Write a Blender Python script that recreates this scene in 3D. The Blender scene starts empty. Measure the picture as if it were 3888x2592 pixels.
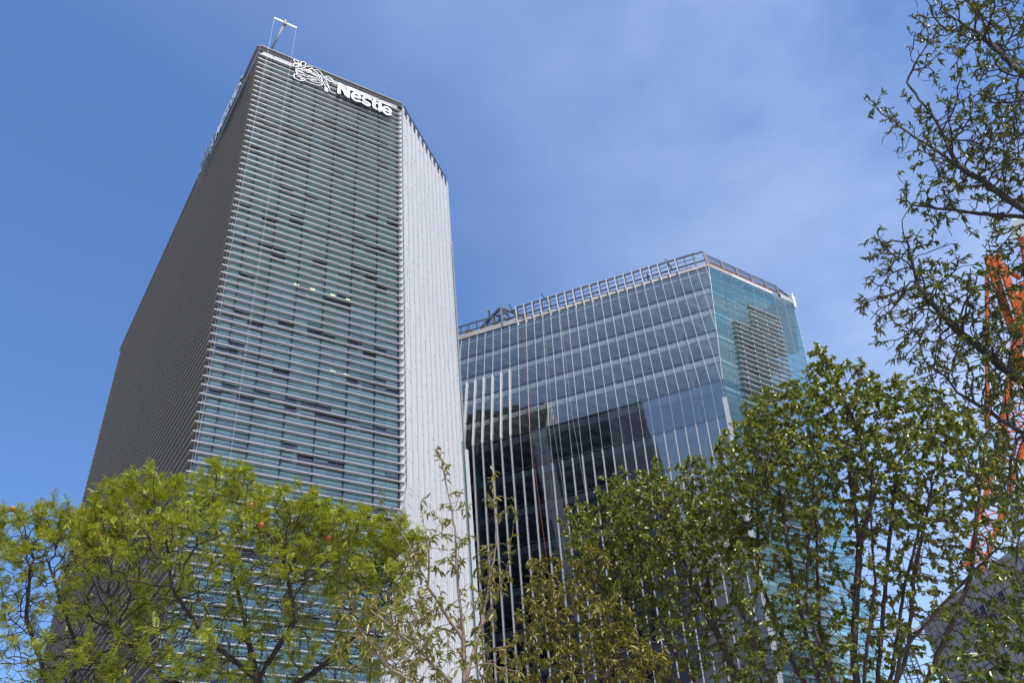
import bpy, bmesh, math, random
import numpy as np
from mathutils import Vector, Matrix

scene = bpy.context.scene
COL = scene.collection
R = math.radians
rng = random.Random(7)

# ------------------------------------------------------------------ camera
EYE = 1.7
FPX, PITCH, ROLL = 3203.26, 0.6737942, -0.11357107      # focal length in photo pixels, tilt up, roll
Fv = Vector((0, math.cos(PITCH), math.sin(PITCH)))
U0 = Vector((0, -math.sin(PITCH), math.cos(PITCH)))
Rv = math.cos(ROLL) * Vector((1, 0, 0)) + math.sin(ROLL) * U0
Uv = -math.sin(ROLL) * Vector((1, 0, 0)) + math.cos(ROLL) * U0
cam_d = bpy.data.cameras.new('camera')
cam_d.sensor_width = 36.0
cam_d.lens = 36.0 * FPX / 3888.0
cam_d.clip_start, cam_d.clip_end = 0.1, 6000.0
cam = bpy.data.objects.new('camera', cam_d)
COL.objects.link(cam)
cam.matrix_world = Matrix(((Rv.x, Uv.x, -Fv.x, 0), (Rv.y, Uv.y, -Fv.y, 0), (Rv.z, Uv.z, -Fv.z, EYE), (0, 0, 0, 1)))
scene.camera = cam

# ------------------------------------------------------------------ sky, sun, exposure
SUN_EL, SUN_AZ = 62.0, 146.0
world = bpy.data.worlds.new("World")
scene.world = world
world.use_nodes = True
wt = world.node_tree
sky = wt.nodes.new('ShaderNodeTexSky')
sky.sky_type = 'NISHITA'
sky.sun_disc = False
sky.sun_elevation, sky.sun_rotation = R(SUN_EL), R(SUN_AZ)
sky.altitude, sky.air_density, sky.dust_density, sky.ozone_density = 900, 1.0, 0.9, 3.0
hsv = wt.nodes.new('ShaderNodeHueSaturation')
hsv.inputs['Saturation'].default_value = 1.15
hsv.inputs['Hue'].default_value = 0.504
hsv.inputs['Value'].default_value = 0.94
wt.links.new(sky.outputs[0], hsv.inputs['Color'])
tc = wt.nodes.new('ShaderNodeTexCoord')
mp = wt.nodes.new('ShaderNodeMapping')
mp.inputs['Scale'].default_value = (1.0, 1.0, 1.5)
mp.inputs['Rotation'].default_value = (0.3, 0.5, 0.4)
nz = wt.nodes.new('ShaderNodeTexNoise')
nz.inputs['Scale'].default_value = 1.5
nz.inputs['Detail'].default_value = 7.0
nz.inputs['Roughness'].default_value = 0.55
nz.inputs['Distortion'].default_value = 0.15
rp = wt.nodes.new('ShaderNodeMapRange')
rp.inputs['From Min'].default_value, rp.inputs['From Max'].default_value = 0.36, 0.80
rp.inputs['To Min'].default_value, rp.inputs['To Max'].default_value = 0.0, 0.50
mx = wt.nodes.new('ShaderNodeMix')
mx.data_type = 'RGBA'
mx.inputs[7].default_value = (6.0, 6.4, 7.2, 1)
wt.links.new(tc.outputs['Generated'], mp.inputs['Vector'])
wt.links.new(mp.outputs[0], nz.inputs['Vector'])
wt.links.new(nz.outputs['Fac'], rp.inputs['Value'])
# thin cloud right of the view, more added behind to grey the reflections
sx = wt.nodes.new('ShaderNodeSeparateXYZ')
wt.links.new(tc.outputs['Generated'], sx.inputs[0])
side = wt.nodes.new('ShaderNodeMapRange')
side.inputs['From Min'].default_value, side.inputs['From Max'].default_value = -0.78, -0.05
side.inputs['To Min'].default_value, side.inputs['To Max'].default_value = 0.0, 1.0
ym = wt.nodes.new('ShaderNodeMath'); ym.operation = 'MULTIPLY_ADD'
ym.inputs[1].default_value = -0.9
wt.links.new(sx.outputs['Y'], ym.inputs[0]); wt.links.new(sx.outputs['X'], ym.inputs[2])
wt.links.new(ym.outputs[0], side.inputs['Value'])
mul_ = wt.nodes.new('ShaderNodeMath'); mul_.operation = 'MULTIPLY'
wt.links.new(rp.outputs[0], mul_.inputs[0]); wt.links.new(side.outputs[0], mul_.inputs[1])
wt.links.new(mul_.outputs[0], mx.inputs[0])
wt.links.new(hsv.outputs[0], mx.inputs[6])
bg = wt.nodes['Background']
wt.links.new(mx.outputs[2], bg.inputs['Color'])
bg.inputs['Strength'].default_value = 0.15

sun_d = bpy.data.lights.new('sun', 'SUN')
sun_d.energy, sun_d.angle, sun_d.color = 3.1, R(0.53), (1.0, 0.95, 0.88)
sun = bpy.data.objects.new('sun', sun_d)
COL.objects.link(sun)
SUNV = Vector((math.sin(R(SUN_AZ)) * math.cos(R(SUN_EL)), math.cos(R(SUN_AZ)) * math.cos(R(SUN_EL)), math.sin(R(SUN_EL))))
sun.rotation_euler = (-SUNV).to_track_quat('-Z', 'Y').to_euler()
sun.location = SUNV * 200

vs = scene.view_settings
vs.view_transform, vs.look, vs.exposure, vs.gamma = 'Standard', 'None', 0.75, 1.0
scene.cycles.max_bounces = 8
scene.cycles.transparent_max_bounces = 24
scene.cycles.caustics_reflective = scene.cycles.caustics_refractive = False

# ------------------------------------------------------------------ helpers
def tag(o, label=None, cat=None, group=None, kind=None):
    if label: o['label'] = label
    if cat: o['category'] = cat
    if group: o['group'] = group
    if kind: o['kind'] = kind
    return o

def empty(name, loc, label, cat, group=None):
    o = bpy.data.objects.new(name, None)
    COL.objects.link(o)
    o.location = loc
    o.empty_display_size = 0.5
    return tag(o, label, cat, group)

def link_mesh(name, me, mat, parent=None, smooth=False):
    o = bpy.data.objects.new(name, me)
    COL.objects.link(o)
    me.materials.append(mat)
    if smooth:
        me.shade_smooth()
    if parent:
        o.parent = parent
        o.matrix_parent_inverse = Matrix.Identity(4)
        # geometry is given in world coordinates: move it into the frame of the thing
        off = world_loc(parent)
        me.transform(Matrix.Translation(-off))
    return o

def world_loc(o):
    v = Vector((0, 0, 0))
    while o:
        v = v + o.location
        o = o.parent
    return v

class MB:
    """collects boxes, bars, quads in world coordinates and links them as ONE mesh object"""
    def __init__(s):
        s.v, s.f = [], []
    def poly(s, pts):
        i = len(s.v)
        s.v += [tuple(p) for p in pts]
        s.f.append(tuple(range(i, i + len(pts))))
    def hexa(s, a, b):
        """two matching quads (4 points each) -> closed six-faced solid"""
        i = len(s.v)
        s.v += [tuple(p) for p in a] + [tuple(p) for p in b]
        s.f += [(i+3, i+2, i+1, i), (i+4, i+5, i+6, i+7)]
        for k in range(4):
            j = (k + 1) % 4
            s.f.append((i+k, i+j, i+4+j, i+4+k))
    def bar(s, p, q, w, h=None, side=None):
        """rectangular bar from p to q; w across 'side', h across the other way"""
        p, q = Vector(p), Vector(q)
        h = h or w
        d = (q - p).normalized()
        sd = Vector(side) if side is not None else (Vector((0, 0, 1)) if abs(d.z) < 0.9 else Vector((1, 0, 0)))
        a = (sd - d * sd.dot(d)).normalized()
        b = d.cross(a)
        a, b = a * w / 2, b * h / 2
        s.hexa([p-a-b, p+a-b, p+a+b, p-a+b], [q-a-b, q+a-b, q+a+b, q-a+b])
    def tube(s, pts, rad, n=6):
        pts = [Vector(p) for p in pts]
        rs = rad if isinstance(rad, (list, tuple)) else [rad] * len(pts)
        base = len(s.v)
        for k, p in enumerate(pts):
            d = (pts[min(k+1, len(pts)-1)] - pts[max(k-1, 0)]).normalized()
            a = d.cross(Vector((0.3, 0.2, 0.93)) if abs(d.z) < 0.9 else Vector((1, 0.1, 0))).normalized()
            b = d.cross(a)
            for m in range(n):
                t = 2 * math.pi * m / n
                s.v.append(tuple(p + (a * math.cos(t) + b * math.sin(t)) * rs[k]))
        for k in range(len(pts) - 1):
            for m in range(n):
                m2 = (m + 1) % n
                s.f.append((base+k*n+m, base+k*n+m2, base+(k+1)*n+m2, base+(k+1)*n+m))
        s.f.append(tuple(base + m for m in reversed(range(n))))
        s.f.append(tuple(base + (len(pts)-1)*n + m for m in range(n)))
    def build(s, name, mat, parent=None, smooth=False):
        me = bpy.data.meshes.new(name)
        me.from_pydata(s.v, [], s.f)
        me.update()
        return link_mesh(name, me, mat, parent, smooth)

# ------------------------------------------------------------------ materials
def principled(name, col, rough=0.5, metal=0.0, noise=0.0, nscale=2.0, spec=0.5, bump=0.0, coords='Object', stretch=(1, 1, 1)):
    m = bpy.data.materials.new(name)
    m.use_nodes = True
    nt = m.node_tree
    b = nt.nodes['Principled BSDF']
    b.inputs['Base Color'].default_value = (*col, 1)
    b.inputs['Roughness'].default_value = rough
    b.inputs['Metallic'].default_value = metal
    b.inputs['Specular IOR Level'].default_value = spec
    if noise or bump:
        t = nt.nodes.new('ShaderNodeTexCoord')
        mpn = nt.nodes.new('ShaderNodeMapping')
        mpn.inputs['Scale'].default_value = stretch
        n = nt.nodes.new('ShaderNodeTexNoise')
        n.inputs['Scale'].default_value = nscale
        n.inputs['Detail'].default_value = 6
        nt.links.new(t.outputs[coords], mpn.inputs['Vector'])
        nt.links.new(mpn.outputs[0], n.inputs['Vector'])
        if noise:
            mixn = nt.nodes.new('ShaderNodeMix')
            mixn.data_type = 'RGBA'
            mixn.inputs[6].default_value = (*[c * (1 - noise) for c in col], 1)
            mixn.inputs[7].default_value = (*[min(1, c * (1 + noise)) for c in col], 1)
            nt.links.new(n.outputs['Fac'], mixn.inputs[0])
            nt.links.new(mixn.outputs[2], b.inputs['Base Color'])
        if bump:
            bp = nt.nodes.new('ShaderNodeBump')
            bp.inputs['Strength'].default_value = bump
            bp.inputs['Distance'].default_value = 0.05
            nt.links.new(n.outputs['Fac'], bp.inputs['Height'])
            nt.links.new(bp.outputs[0], b.inputs['Normal'])
    return m

def island_mat(name, cols, rough, trans=None, spec=0.5, noise_scale=None):
    """colour ramp over 'random per island': every leaf / panel its own shade of the material"""
    m = bpy.data.materials.new(name)
    m.use_nodes = True
    nt = m.node_tree
    b = nt.nodes['Principled BSDF']
    g = nt.nodes.new('ShaderNodeNewGeometry')
    ramp = nt.nodes.new('ShaderNodeValToRGB')
    el = ramp.color_ramp.elements
    el[0].position, el[0].color = 0, (*cols[0], 1)
    el[1].position, el[1].color = 1, (*cols[-1], 1)
    for k, c in enumerate(cols[1:-1]):
        e = el.new((k + 1) / (len(cols) - 1))
        e.color = (*c, 1)
    nt.links.new(g.outputs['Random Per Island'], ramp.inputs[0])
    nt.links.new(ramp.outputs[0], b.inputs['Base Color'])
    b.inputs['Roughness'].default_value = rough
    b.inputs['Specular IOR Level'].default_value = spec
    if trans:
        tr = nt.nodes.new('ShaderNodeBsdfTranslucent')
        mul = nt.nodes.new('ShaderNodeMix')
        mul.data_type = 'RGBA'
        mul.blend_type = 'MULTIPLY'
        mul.inputs[0].default_value = 1
        mul.inputs[7].default_value = (*trans[1], 1)
        nt.links.new(ramp.outputs[0], mul.inputs[6])
        nt.links.new(mul.outputs[2], tr.inputs['Color'])
        ms = nt.nodes.new('ShaderNodeMixShader')
        ms.inputs[0].default_value = trans[0]
        nt.links.new(b.outputs[0], ms.inputs[1])
        nt.links.new(tr.outputs[0], ms.inputs[2])
        nt.links.new(ms.outputs[0], nt.nodes['Material Output'].inputs['Surface'])
    return m

def glass(name, tint, gcol=(1, 1, 1), base=0.12, power=0.75, wave=0.02):
    """thin architectural glass: tinted see-through plus mirror, more mirror at grazing angles, each pane slightly tilted"""
    m = bpy.data.materials.new(name)
    m.use_nodes = True
    nt = m.node_tree
    nt.nodes.remove(nt.nodes['Principled BSDF'])
    tr = nt.nodes.new('ShaderNodeBsdfTransparent')
    tr.inputs[0].default_value = (*tint, 1)
    gl = nt.nodes.new('ShaderNodeBsdfGlossy')
    gl.inputs['Color'].default_value = (*gcol, 1)
    gl.inputs['Roughness'].default_value = 0.02
    geo = nt.nodes.new('ShaderNodeNewGeometry')
    wn = nt.nodes.new('ShaderNodeTexWhiteNoise')
    wn.noise_dimensions = '1D'
    nt.links.new(geo.outputs['Random Per Island'], wn.inputs['W'])
    sub = nt.nodes.new('ShaderNodeVectorMath'); sub.operation = 'SUBTRACT'
    sub.inputs[1].default_value = (0.5, 0.5, 0.5)
    nt.links.new(wn.outputs['Color'], sub.inputs[0])
    sc = nt.nodes.new('ShaderNodeVectorMath'); sc.operation = 'SCALE'
    sc.inputs['Scale'].default_value = wave
    nt.links.new(sub.outputs[0], sc.inputs[0])
    nzt = nt.nodes.new('ShaderNodeTexNoise')
    nzt.inputs['Scale'].default_value = 0.6
    tcn = nt.nodes.new('ShaderNodeTexCoord')
    nt.links.new(tcn.outputs['Object'], nzt.inputs['Vector'])
    sub2 = nt.nodes.new('ShaderNodeVectorMath'); sub2.operation = 'SUBTRACT'
    sub2.inputs[1].default_value = (0.5, 0.5, 0.5)
    nt.links.new(nzt.outputs['Color'], sub2.inputs[0])
    sc2 = nt.nodes.new('ShaderNodeVectorMath'); sc2.operation = 'SCALE'
    sc2.inputs['Scale'].default_value = wave * 0.8
    nt.links.new(sub2.outputs[0], sc2.inputs[0])
    ad = nt.nodes.new('ShaderNodeVectorMath')
    nt.links.new(sc.outputs[0], ad.inputs[0]); nt.links.new(sc2.outputs[0], ad.inputs[1])
    ad2 = nt.nodes.new('ShaderNodeVectorMath')
    nt.links.new(geo.outputs['Normal'], ad2.inputs[0]); nt.links.new(ad.outputs[0], ad2.inputs[1])
    nrm = nt.nodes.new('ShaderNodeVectorMath'); nrm.operation = 'NORMALIZE'
    nt.links.new(ad2.outputs[0], nrm.inputs[0])
    nt.links.new(nrm.outputs[0], gl.inputs['Normal'])
    lw = nt.nodes.new('ShaderNodeLayerWeight')
    lw.inputs['Blend'].default_value = 0.5
    pw = nt.nodes.new('ShaderNodeMath'); pw.operation = 'POWER'
    pw.inputs[1].default_value = 3.0
    nt.links.new(lw.outputs['Facing'], pw.inputs[0])
    ma = nt.nodes.new('ShaderNodeMath'); ma.operation = 'MULTIPLY_ADD'
    ma.inputs[1].default_value = power
    ma.inputs[2].default_value = base
    ma.use_clamp = True
    nt.links.new(pw.outputs[0], ma.inputs[0])
    ms = nt.nodes.new('ShaderNodeMixShader')
    nt.links.new(ma.outputs[0], ms.inputs[0])
    nt.links.new(tr.outputs[0], ms.inputs[1])
    nt.links.new(gl.outputs[0], ms.inputs[2])
    nt.links.new(ms.outputs[0], nt.nodes['Material Output'].inputs['Surface'])
    return m

def lamp_mat(name, col, strength):
    m = bpy.data.materials.new(name)
    m.use_nodes = True
    b = m.node_tree.nodes['Principled BSDF']
    b.inputs['Base Color'].default_value = (*col, 1)
    b.inputs['Emission Color'].default_value = (*col, 1)
    b.inputs['Emission Strength'].default_value = strength
    return m

M = dict(
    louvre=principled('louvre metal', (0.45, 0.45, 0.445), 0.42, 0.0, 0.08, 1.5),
    louvre_shaded=principled('louvre metal darkened as in shade', (0.22, 0.21, 0.195), 0.6, 0.0, 0.05, 1.5),  # the louvre metal again, darkened: the side's shade put into the colour
    louvre_lip=principled('louvre lip of the long side', (0.40, 0.38, 0.355), 0.5),  # paler than the blades: contrast with shaded undersides put into the colour
    white=principled('white enamel panel', (0.60, 0.585, 0.57), 0.4, 0.0, 0.05, 0.6, stretch=(1, 1, .15)),
    whitepanel=island_mat('pale wall panel', [(0.50, 0.50, 0.50), (0.58, 0.575, 0.57), (0.60, 0.59, 0.58), (0.42, 0.43, 0.44)], 0.35),
    dark=principled('dark joint', (0.03, 0.032, 0.036), 0.5),
    mullion=principled('dark mullion', (0.06, 0.065, 0.075), 0.4, 0.3),
    alu=principled('aluminium', (0.46, 0.47, 0.48), 0.55, 0.0, 0.05, 3),
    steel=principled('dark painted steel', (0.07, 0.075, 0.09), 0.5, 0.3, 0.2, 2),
    bluesteel=principled('grey primed steel', (0.10, 0.115, 0.14), 0.55, 0.2, 0.2, 2),
    concrete=principled('bare concrete', (0.42, 0.39, 0.35), 0.85, 0, 0.25, 1.2, bump=.3),
    slab=principled('slab soffit', (0.52, 0.53, 0.53), 0.8, 0, 0.15, 0.7),
    joist=principled('pale joist', (0.74, 0.74, 0.73), 0.7, 0, 0.1, 1),
    core=principled('core wall', (0.16, 0.17, 0.19), 0.8, 0, 0.3, 0.25),
    fascia=principled('pale slab edge', (0.60, 0.65, 0.64), 0.5, 0, 0.12, 0.8, stretch=(.3, .3, 3)),
    blind=island_mat('office blinds', [(0.20, 0.25, 0.245), (0.30, 0.36, 0.35), (0.36, 0.425, 0.415), (0.15, 0.195, 0.19)], 0.55),
    room=principled('office interior', (0.07, 0.075, 0.085), 0.8, 0, 0.4, 0.4),
    ceiling=principled('office ceiling', (0.45, 0.45, 0.43), 0.8),
    lamp=lamp_mat('office lamp', (1.0, 0.88, 0.5), 1.1),
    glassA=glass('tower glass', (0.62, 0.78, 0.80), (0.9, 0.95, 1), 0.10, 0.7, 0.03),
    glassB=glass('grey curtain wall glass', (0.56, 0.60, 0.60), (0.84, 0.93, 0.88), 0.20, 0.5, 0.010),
    glass_dim=glass('curtain wall glass dimmed below the fold', (0.30, 0.34, 0.38), (0.56, 0.62, 0.74), 0.20, 0.5, 0.006),  # glass darkened below the fold: dim rooms and reflections put into its tint
    glassC=glass('cyan screen glass', (0.56, 0.76, 0.76), (0.80, 0.95, 0.95), 0.10, 0.55, 0.02),
    glassD=glass('deep teal screen glass', (0.34, 0.66, 0.76), (0.7, 0.95, 1), 0.10, 0.55, 0.02),
    screen_louvre=principled('grey screen louvre', (0.37, 0.375, 0.37), 0.5, 0, 0.06, 1.5),
    sign=principled('white sign enamel', (0.86, 0.86, 0.86), 0.4),
    orange=principled('orange crane paint', (0.62, 0.125, 0.012), 0.45, 0, 0.15, 1.5),
    cranewhite=principled('pale crane box', (0.62, 0.62, 0.58), 0.5, 0, 0.1, 2),
    ply=principled('orange formwork board', (0.45, 0.17, 0.05), 0.7, 0, 0.3, 2, stretch=(1, 1, 6)),
    rope_red=principled('red rope', (0.42, 0.10, 0.07), 0.7),
    rope_pale=principled('pale rope', (0.45, 0.46, 0.46), 0.7),
    cable=principled('steel cable', (0.6, 0.6, 0.6), 0.4, 0.5),
    ground=principled('paving', (0.30, 0.29, 0.27), 0.9, 0, 0.3, 0.5),
    clad=principled('light grey cladding', (0.36, 0.365, 0.38), 0.5, 0, 0.08, 0.6),
    cloth_dark=principled('dark work clothes', (0.03, 0.035, 0.06), 0.8),
    cloth_pale=principled('pale shirt', (0.45, 0.43, 0.45), 0.8),
    skin=principled('skin', (0.35, 0.20, 0.13), 0.6),
    helmet=principled('white helmet', (0.75, 0.75, 0.72), 0.35),
)

def ray(xd, yd):
    """direction through a point of the photo given in a 2352 x 1568 grid"""
    x, y = xd * 3888 / 2352, yd * 3888 / 2352
    return (Fv + (x - 1944) / FPX * Rv + (1296 - y) / FPX * Uv).normalized()

def at_dist(xd, yd, dist):
    d = ray(xd, yd)
    return d * (dist / math.hypot(d.x, d.y)) + Vector((0, 0, EYE))

# ------------------------------------------------------------------ ground
g = MB()
g.poly([(-2500, -2500, 0), (2500, -2500, 0), (2500, 2500, 0), (-2500, 2500, 0)])
tag(g.build('ground', M['ground']), kind='structure')

# ------------------------------------------------------------------ the louvred tower
UP = Vector((0, 0, 1))
TA = Vector((-23.811, 50.362, 0))            # front left tip corner on plan
TU = Vector((0.82787, 0.56092, 0))           # along the front, left to right
TN = Vector((0.56092, -0.82787, 0))          # outwards from the front
TW = 16.95
TL = Vector((-0.60514, 0.79612, 0))          # along the long left side, going away
TLN = Vector((-0.79612, -0.60514, 0))        # outwards from the left side
TLEN = 60.2
TOP = 87.2                                   # roof edge
STEP = 0.84
DEP = 0.31                                   # blade depth on the front
DEPS = 0.40                                  # on the long side
FOLD = 36.0
TB = TA + TU * TW
TWF = Vector((0.29018, 0.95697, 0))          # along the pale ribbed wall, going away
TWN = Vector((0.95697, -0.29018, 0))
TWL = 12.4

tower = empty('office_tower', TA + TU * 8 + TL * 20,
              'tall tower wrapped in horizontal metal louvres with a white ribbed side wall', 'office tower')

def tp(t, z, off=0.0):
    return TA + TU * t + TN * off + UP * z

def front_right(z):
    return TW - max(0.0, FOLD - z) * 0.115

# front and side louvres: blades mitred at the corner
fl, sl, slip = MB(), MB(), MB()
nl = int((TOP - 8) / STEP)
corner_tip = TA
corner_in = TA - TN * DEP - TLN * DEPS
for k in range(1, nl):
    z = TOP - 0.55 - k * STEP
    w = front_right(z) + 0.10
    a, b = TA, TA + TU * w
    b2 = TA + TU * (w - 0.02) - TN * DEP
    th, lip = 0.030, 0.040
    # blade with a slightly deeper front lip
    fl.hexa([a + UP*z, b + UP*z, b2 + UP*z, corner_in + UP*z],
            [a + UP*(z+th), b + UP*(z+th), b2 + UP*(z+th), corner_in + UP*(z+th)])
    i1 = TA - TN*0.05 - TLN*0.05
    fl.hexa([a + UP*(z-lip), b + UP*(z-lip), b - TN*0.05 + UP*(z-lip), i1 + UP*(z-lip)],
            [a + UP*(z-.002), b + UP*(z-.002), b - TN*0.05 + UP*(z-.002), i1 + UP*(z-.002)])
    e, e2 = TA + TL*TLEN, TA + TL*TLEN - TLN*DEPS
    sl.hexa([e + UP*z, a + UP*z, corner_in + UP*z, e2 + UP*z],
            [e + UP*(z+th), a + UP*(z+th), corner_in + UP*(z+th), e2 + UP*(z+th)])
    slip.hexa([e + UP*(z-lip), a + UP*(z-lip), i1 + UP*(z-lip), e - TLN*.05 + UP*(z-lip)],
            [e + UP*(z-.002), a + UP*(z-.002), i1 + UP*(z-.002), e - TLN*.05 + UP*(z-.002)])
fl.build('louvre_screen', M['louvre'], tower)
o = sl.build('louvre_screen', M['louvre_shaded'], tower)
o['label'] = 'louvres of the long side, their shade put into a darker grey'
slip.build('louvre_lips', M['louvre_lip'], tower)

# glass, floor by floor (five blades each), blinds and rooms behind
G = -DEP - 0.02
bays = [0.40, 1.6, 4.11, 6.65, 9.18, 11.7, 14.2, 16.43]
edges = []
for a, b in zip(bays[:-1], bays[1:]):
    edges.append((a, b))
floor_h = STEP * 5
ztop = TOP - 0.55 - STEP
nf = 18
openness = {}
for fidx in range(nf):
    z1 = ztop - fidx * floor_h
    z0 = z1 - floor_h
    wR = front_right(z0) - 0.02
    gb, bl, rm = MB(), MB(), MB()
    for (a, b) in edges + [(16.43, 99)]:
        b = min(b, wR)
        if b - a < 0.15:
            continue
        gb.poly([tp(a, z0, G), tp(b, z0, G), tp(b, z1, G), tp(a, z1, G)])
        halves = [(a, b)] if b - a < 1.5 else [(a, (a+b)/2), ((a+b)/2, b)]
        for (h0, h1) in halves:
            for row in range(5):
                zt, zb = z1 - row*STEP, z1 - (row+1)*STEP
                if row in (0, 1):
                    o_ = 0.0
                elif row == 2:
                    o_ = 0.30 if fidx > 3 else 0.4
                elif row == 3:
                    o_ = 0.68
                else:
                    o_ = 0.10
                r = rng.random()
                key = (fidx, int(a / 5.1))
                clump = openness.setdefault(key, rng.random())
                o_ *= 1.5 if clump > 0.35 else 0.3
                if r < o_:
                    if rng.random() < 0.55:                                     # half drawn
                        zc = zt - STEP * rng.choice((0.25, 0.4, 0.6))
                        bl.poly([tp(h0+.03, zc, G-.14), tp(h1-.03, zc, G-.14), tp(h1-.03, zt, G-.14), tp(h0+.03, zt, G-.14)])
                    continue
                bl.poly([tp(h0+.015, zb+.01, G-.14), tp(h1-.015, zb+.01, G-.14), tp(h1-.015, zt-.01, G-.14), tp(h0+.015, zt-.01, G-.14)])
    gb.build('window_band', M['glassA'], tower)
    bl.build('window_blinds', M['blind'], tower)
    # floor slab with pale ceiling
    rm.hexa([tp(.5, z1-.12, G-.3), tp(wR-.1, z1-.12, G-.3), tp(wR-.3, z1-.12, G-5), tp(.5, z1-.12, G-5)],
            [tp(.5, z1+.12, G-.3), tp(wR-.1, z1+.12, G-.3), tp(wR-.3, z1+.12, G-5), tp(.5, z1+.12, G-5)])
    rm.build('floor_slab', M['ceiling'], tower)
# mullions
for t in bays:
    m_ = MB()
    zb = 8.0 if t < 12 else FOLD - (TW - t) / 0.115
    zb = max(8.0, zb)
    m_.bar(tp(t, zb, G+.05), tp(t, TOP-.5, G+.05), 0.08, 0.13, side=TU)
    m_.build('mullion', M['mullion'], tower)
# pale corner trim seen between glass and blades
m_ = MB()
m_.bar(tp(.33, 8, G+.02), tp(.33, TOP-.4, G+.02), 0.05, 0.07, side=TU)
m_.build('corner_trim', M['louvre'], tower)
# columns just behind the glass
for t in (2.8, 8.0, 13.2):
    m_ = MB()
    m_.tube([tp(t, 8, G-1.0), tp(t, TOP-1.5, G-1.0)], 0.22, 10)
    m_.build('column', M['cranewhite'], tower, True)
# core inside and the wall behind the side louvres
c_ = MB()
p1, p2 = tp(.5, 0, G-4.9), tp(12.5, 0, G-4.9)
back = TL * 48
c_.hexa([p1, p2, p2 + back, p1 + back], [p1 + UP*(TOP-.8), p2 + UP*(TOP-.8), p2 + back + UP*(TOP-.8), p1 + back + UP*(TOP-.8)])
p3 = tp(22.4, 0, G-5.1)
c_.hexa([p2, p3, p3 - TN*.3, p2 - TN*.3], [p2 + UP*(TOP-.8), p3 + UP*(TOP-.8), p3 - TN*.3 + UP*(TOP-.8), p2 - TN*.3 + UP*(TOP-.8)])
c_.build('core_wall', M['room'], tower)
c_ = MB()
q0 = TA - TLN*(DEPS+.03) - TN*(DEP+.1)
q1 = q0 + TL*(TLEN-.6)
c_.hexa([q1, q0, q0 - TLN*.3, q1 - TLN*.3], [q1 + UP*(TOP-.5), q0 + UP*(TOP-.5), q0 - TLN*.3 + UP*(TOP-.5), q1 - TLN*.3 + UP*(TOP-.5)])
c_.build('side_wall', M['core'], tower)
# roof: slab, fascia band under the coping
rf = MB()
far_l = TA + TL*TLEN
far_r = TB + TWF*TWL
rf.hexa([TA - TN*.06 - TLN*.06 + UP*(TOP-.5), TB - TN*.06 + UP*(TOP-.5), far_r - TWN*.3 + UP*(TOP-.5), far_l - TLN*.06 + UP*(TOP-.5)],
        [TA - TN*.06 - TLN*.06 + UP*(TOP-.12), TB - TN*.06 + UP*(TOP-.12), far_r - TWN*.3 + UP*(TOP-.12), far_l - TLN*.06 + UP*(TOP-.12)])
rf.build('roof', M['louvre_shaded'], tower)
cp = MB()
cp.bar(TA + UP*(TOP-.05), TB + UP*(TOP-.05), .12, .3, side=UP)
cp.bar(TA - TU*.15 + UP*(TOP-.05), far_l + UP*(TOP-.05), .12, .3, side=UP)
cp.build('coping', M['louvre_shaded'], tower)
# pale grey strip below the coping
ts = MB()
for a, b in edges:
    ts.poly([tp(a+.05, TOP-1.35, -.2), tp(b-.05, TOP-1.35, -.2), tp(b-.05, TOP-.62, -.12), tp(a+.05, TOP-.62, -.12)])
ts.build('top_band', M['clad'], tower)

# the pale ribbed wall, folded low down
NB = 11
def wall_pt(s, z, off=0.0):
    """s = 0 at the front corner, 1 at the far edge"""
    sh = max(0.0, FOLD - z) * 0.115
    return TB + TWF*(TWL*s) + TWN*off - TU*(sh*(1 - s)) + UP*z
for k in range(NB + 1):
    s0 = k / NB
    fw = (0.40 if k else 0.30) / TWL
    f_ = MB()
    for z0, z1 in ((6.0, FOLD), (FOLD, TOP - 0.75)):
        a = [wall_pt(s0, z0, .02), wall_pt(s0, z0, .15), wall_pt(s0 + fw, z0, .15), wall_pt(s0 + fw, z0, .02)]
        b = [wall_pt(s0, z1, .02), wall_pt(s0, z1, .15), wall_pt(s0 + fw, z1, .15), wall_pt(s0 + fw, z1, .02)]
        f_.hexa(a, b)
    f_.build('fin', M['white'], tower)
for k in range(NB):
    s0, s1 = k / NB, (k + 1) / NB
    sm = s0 + (s1 - s0) * 0.70
    p_, gp = MB(), MB()
    zt = TOP - 1.3
    z = zt - (k * 0.53 % 1.0) * 4.0
    cuts = [zt]
    while z > 6:
        cuts += [z, z - 1.1]
        z -= 4.2
    cuts = [c for c in cuts if c > 6 and abs(c - zt) > 0.2 or c == zt] + [6.0]
    cuts = sorted(set(cuts + [FOLD]), reverse=True)
    for z1, z0 in zip(cuts[:-1], cuts[1:]):
        p_.poly([wall_pt(s0 + .028, z0 + .03, .0), wall_pt(sm, z0 + .03, .06), wall_pt(sm, z1 - .03, .06), wall_pt(s0 + .028, z1 - .03, .0)])
        gp.poly([wall_pt(sm + .004, z0 + .03, -.02), wall_pt(s1, z0 + .03, .0), wall_pt(s1, z1 - .03, .0), wall_pt(sm + .004, z1 - .03, -.02)])
    p_.build('wall_panel', M['whitepanel'], tower)
    gp.build('wall_panel', M['white'], tower)
bk = MB()
for z0, z1 in ((0, FOLD), (FOLD, TOP - .55)):
    bk.poly([wall_pt(0, z0, -.1), wall_pt(1, z0, -.1), wall_pt(1, z1, -.1), wall_pt(0, z1, -.1)])
bk.hexa([wall_pt(.03, TOP-1.5, -.05), wall_pt(.03, TOP-1.5, .06), wall_pt(1, TOP-1.5, .06), wall_pt(1, TOP-1.5, -.05)],
        [wall_pt(.03, TOP, -.05), wall_pt(.03, TOP, .10), wall_pt(1, TOP, .10), wall_pt(1, TOP, -.05)])
bk.build('wall_backing', M['dark'], tower)
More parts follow.
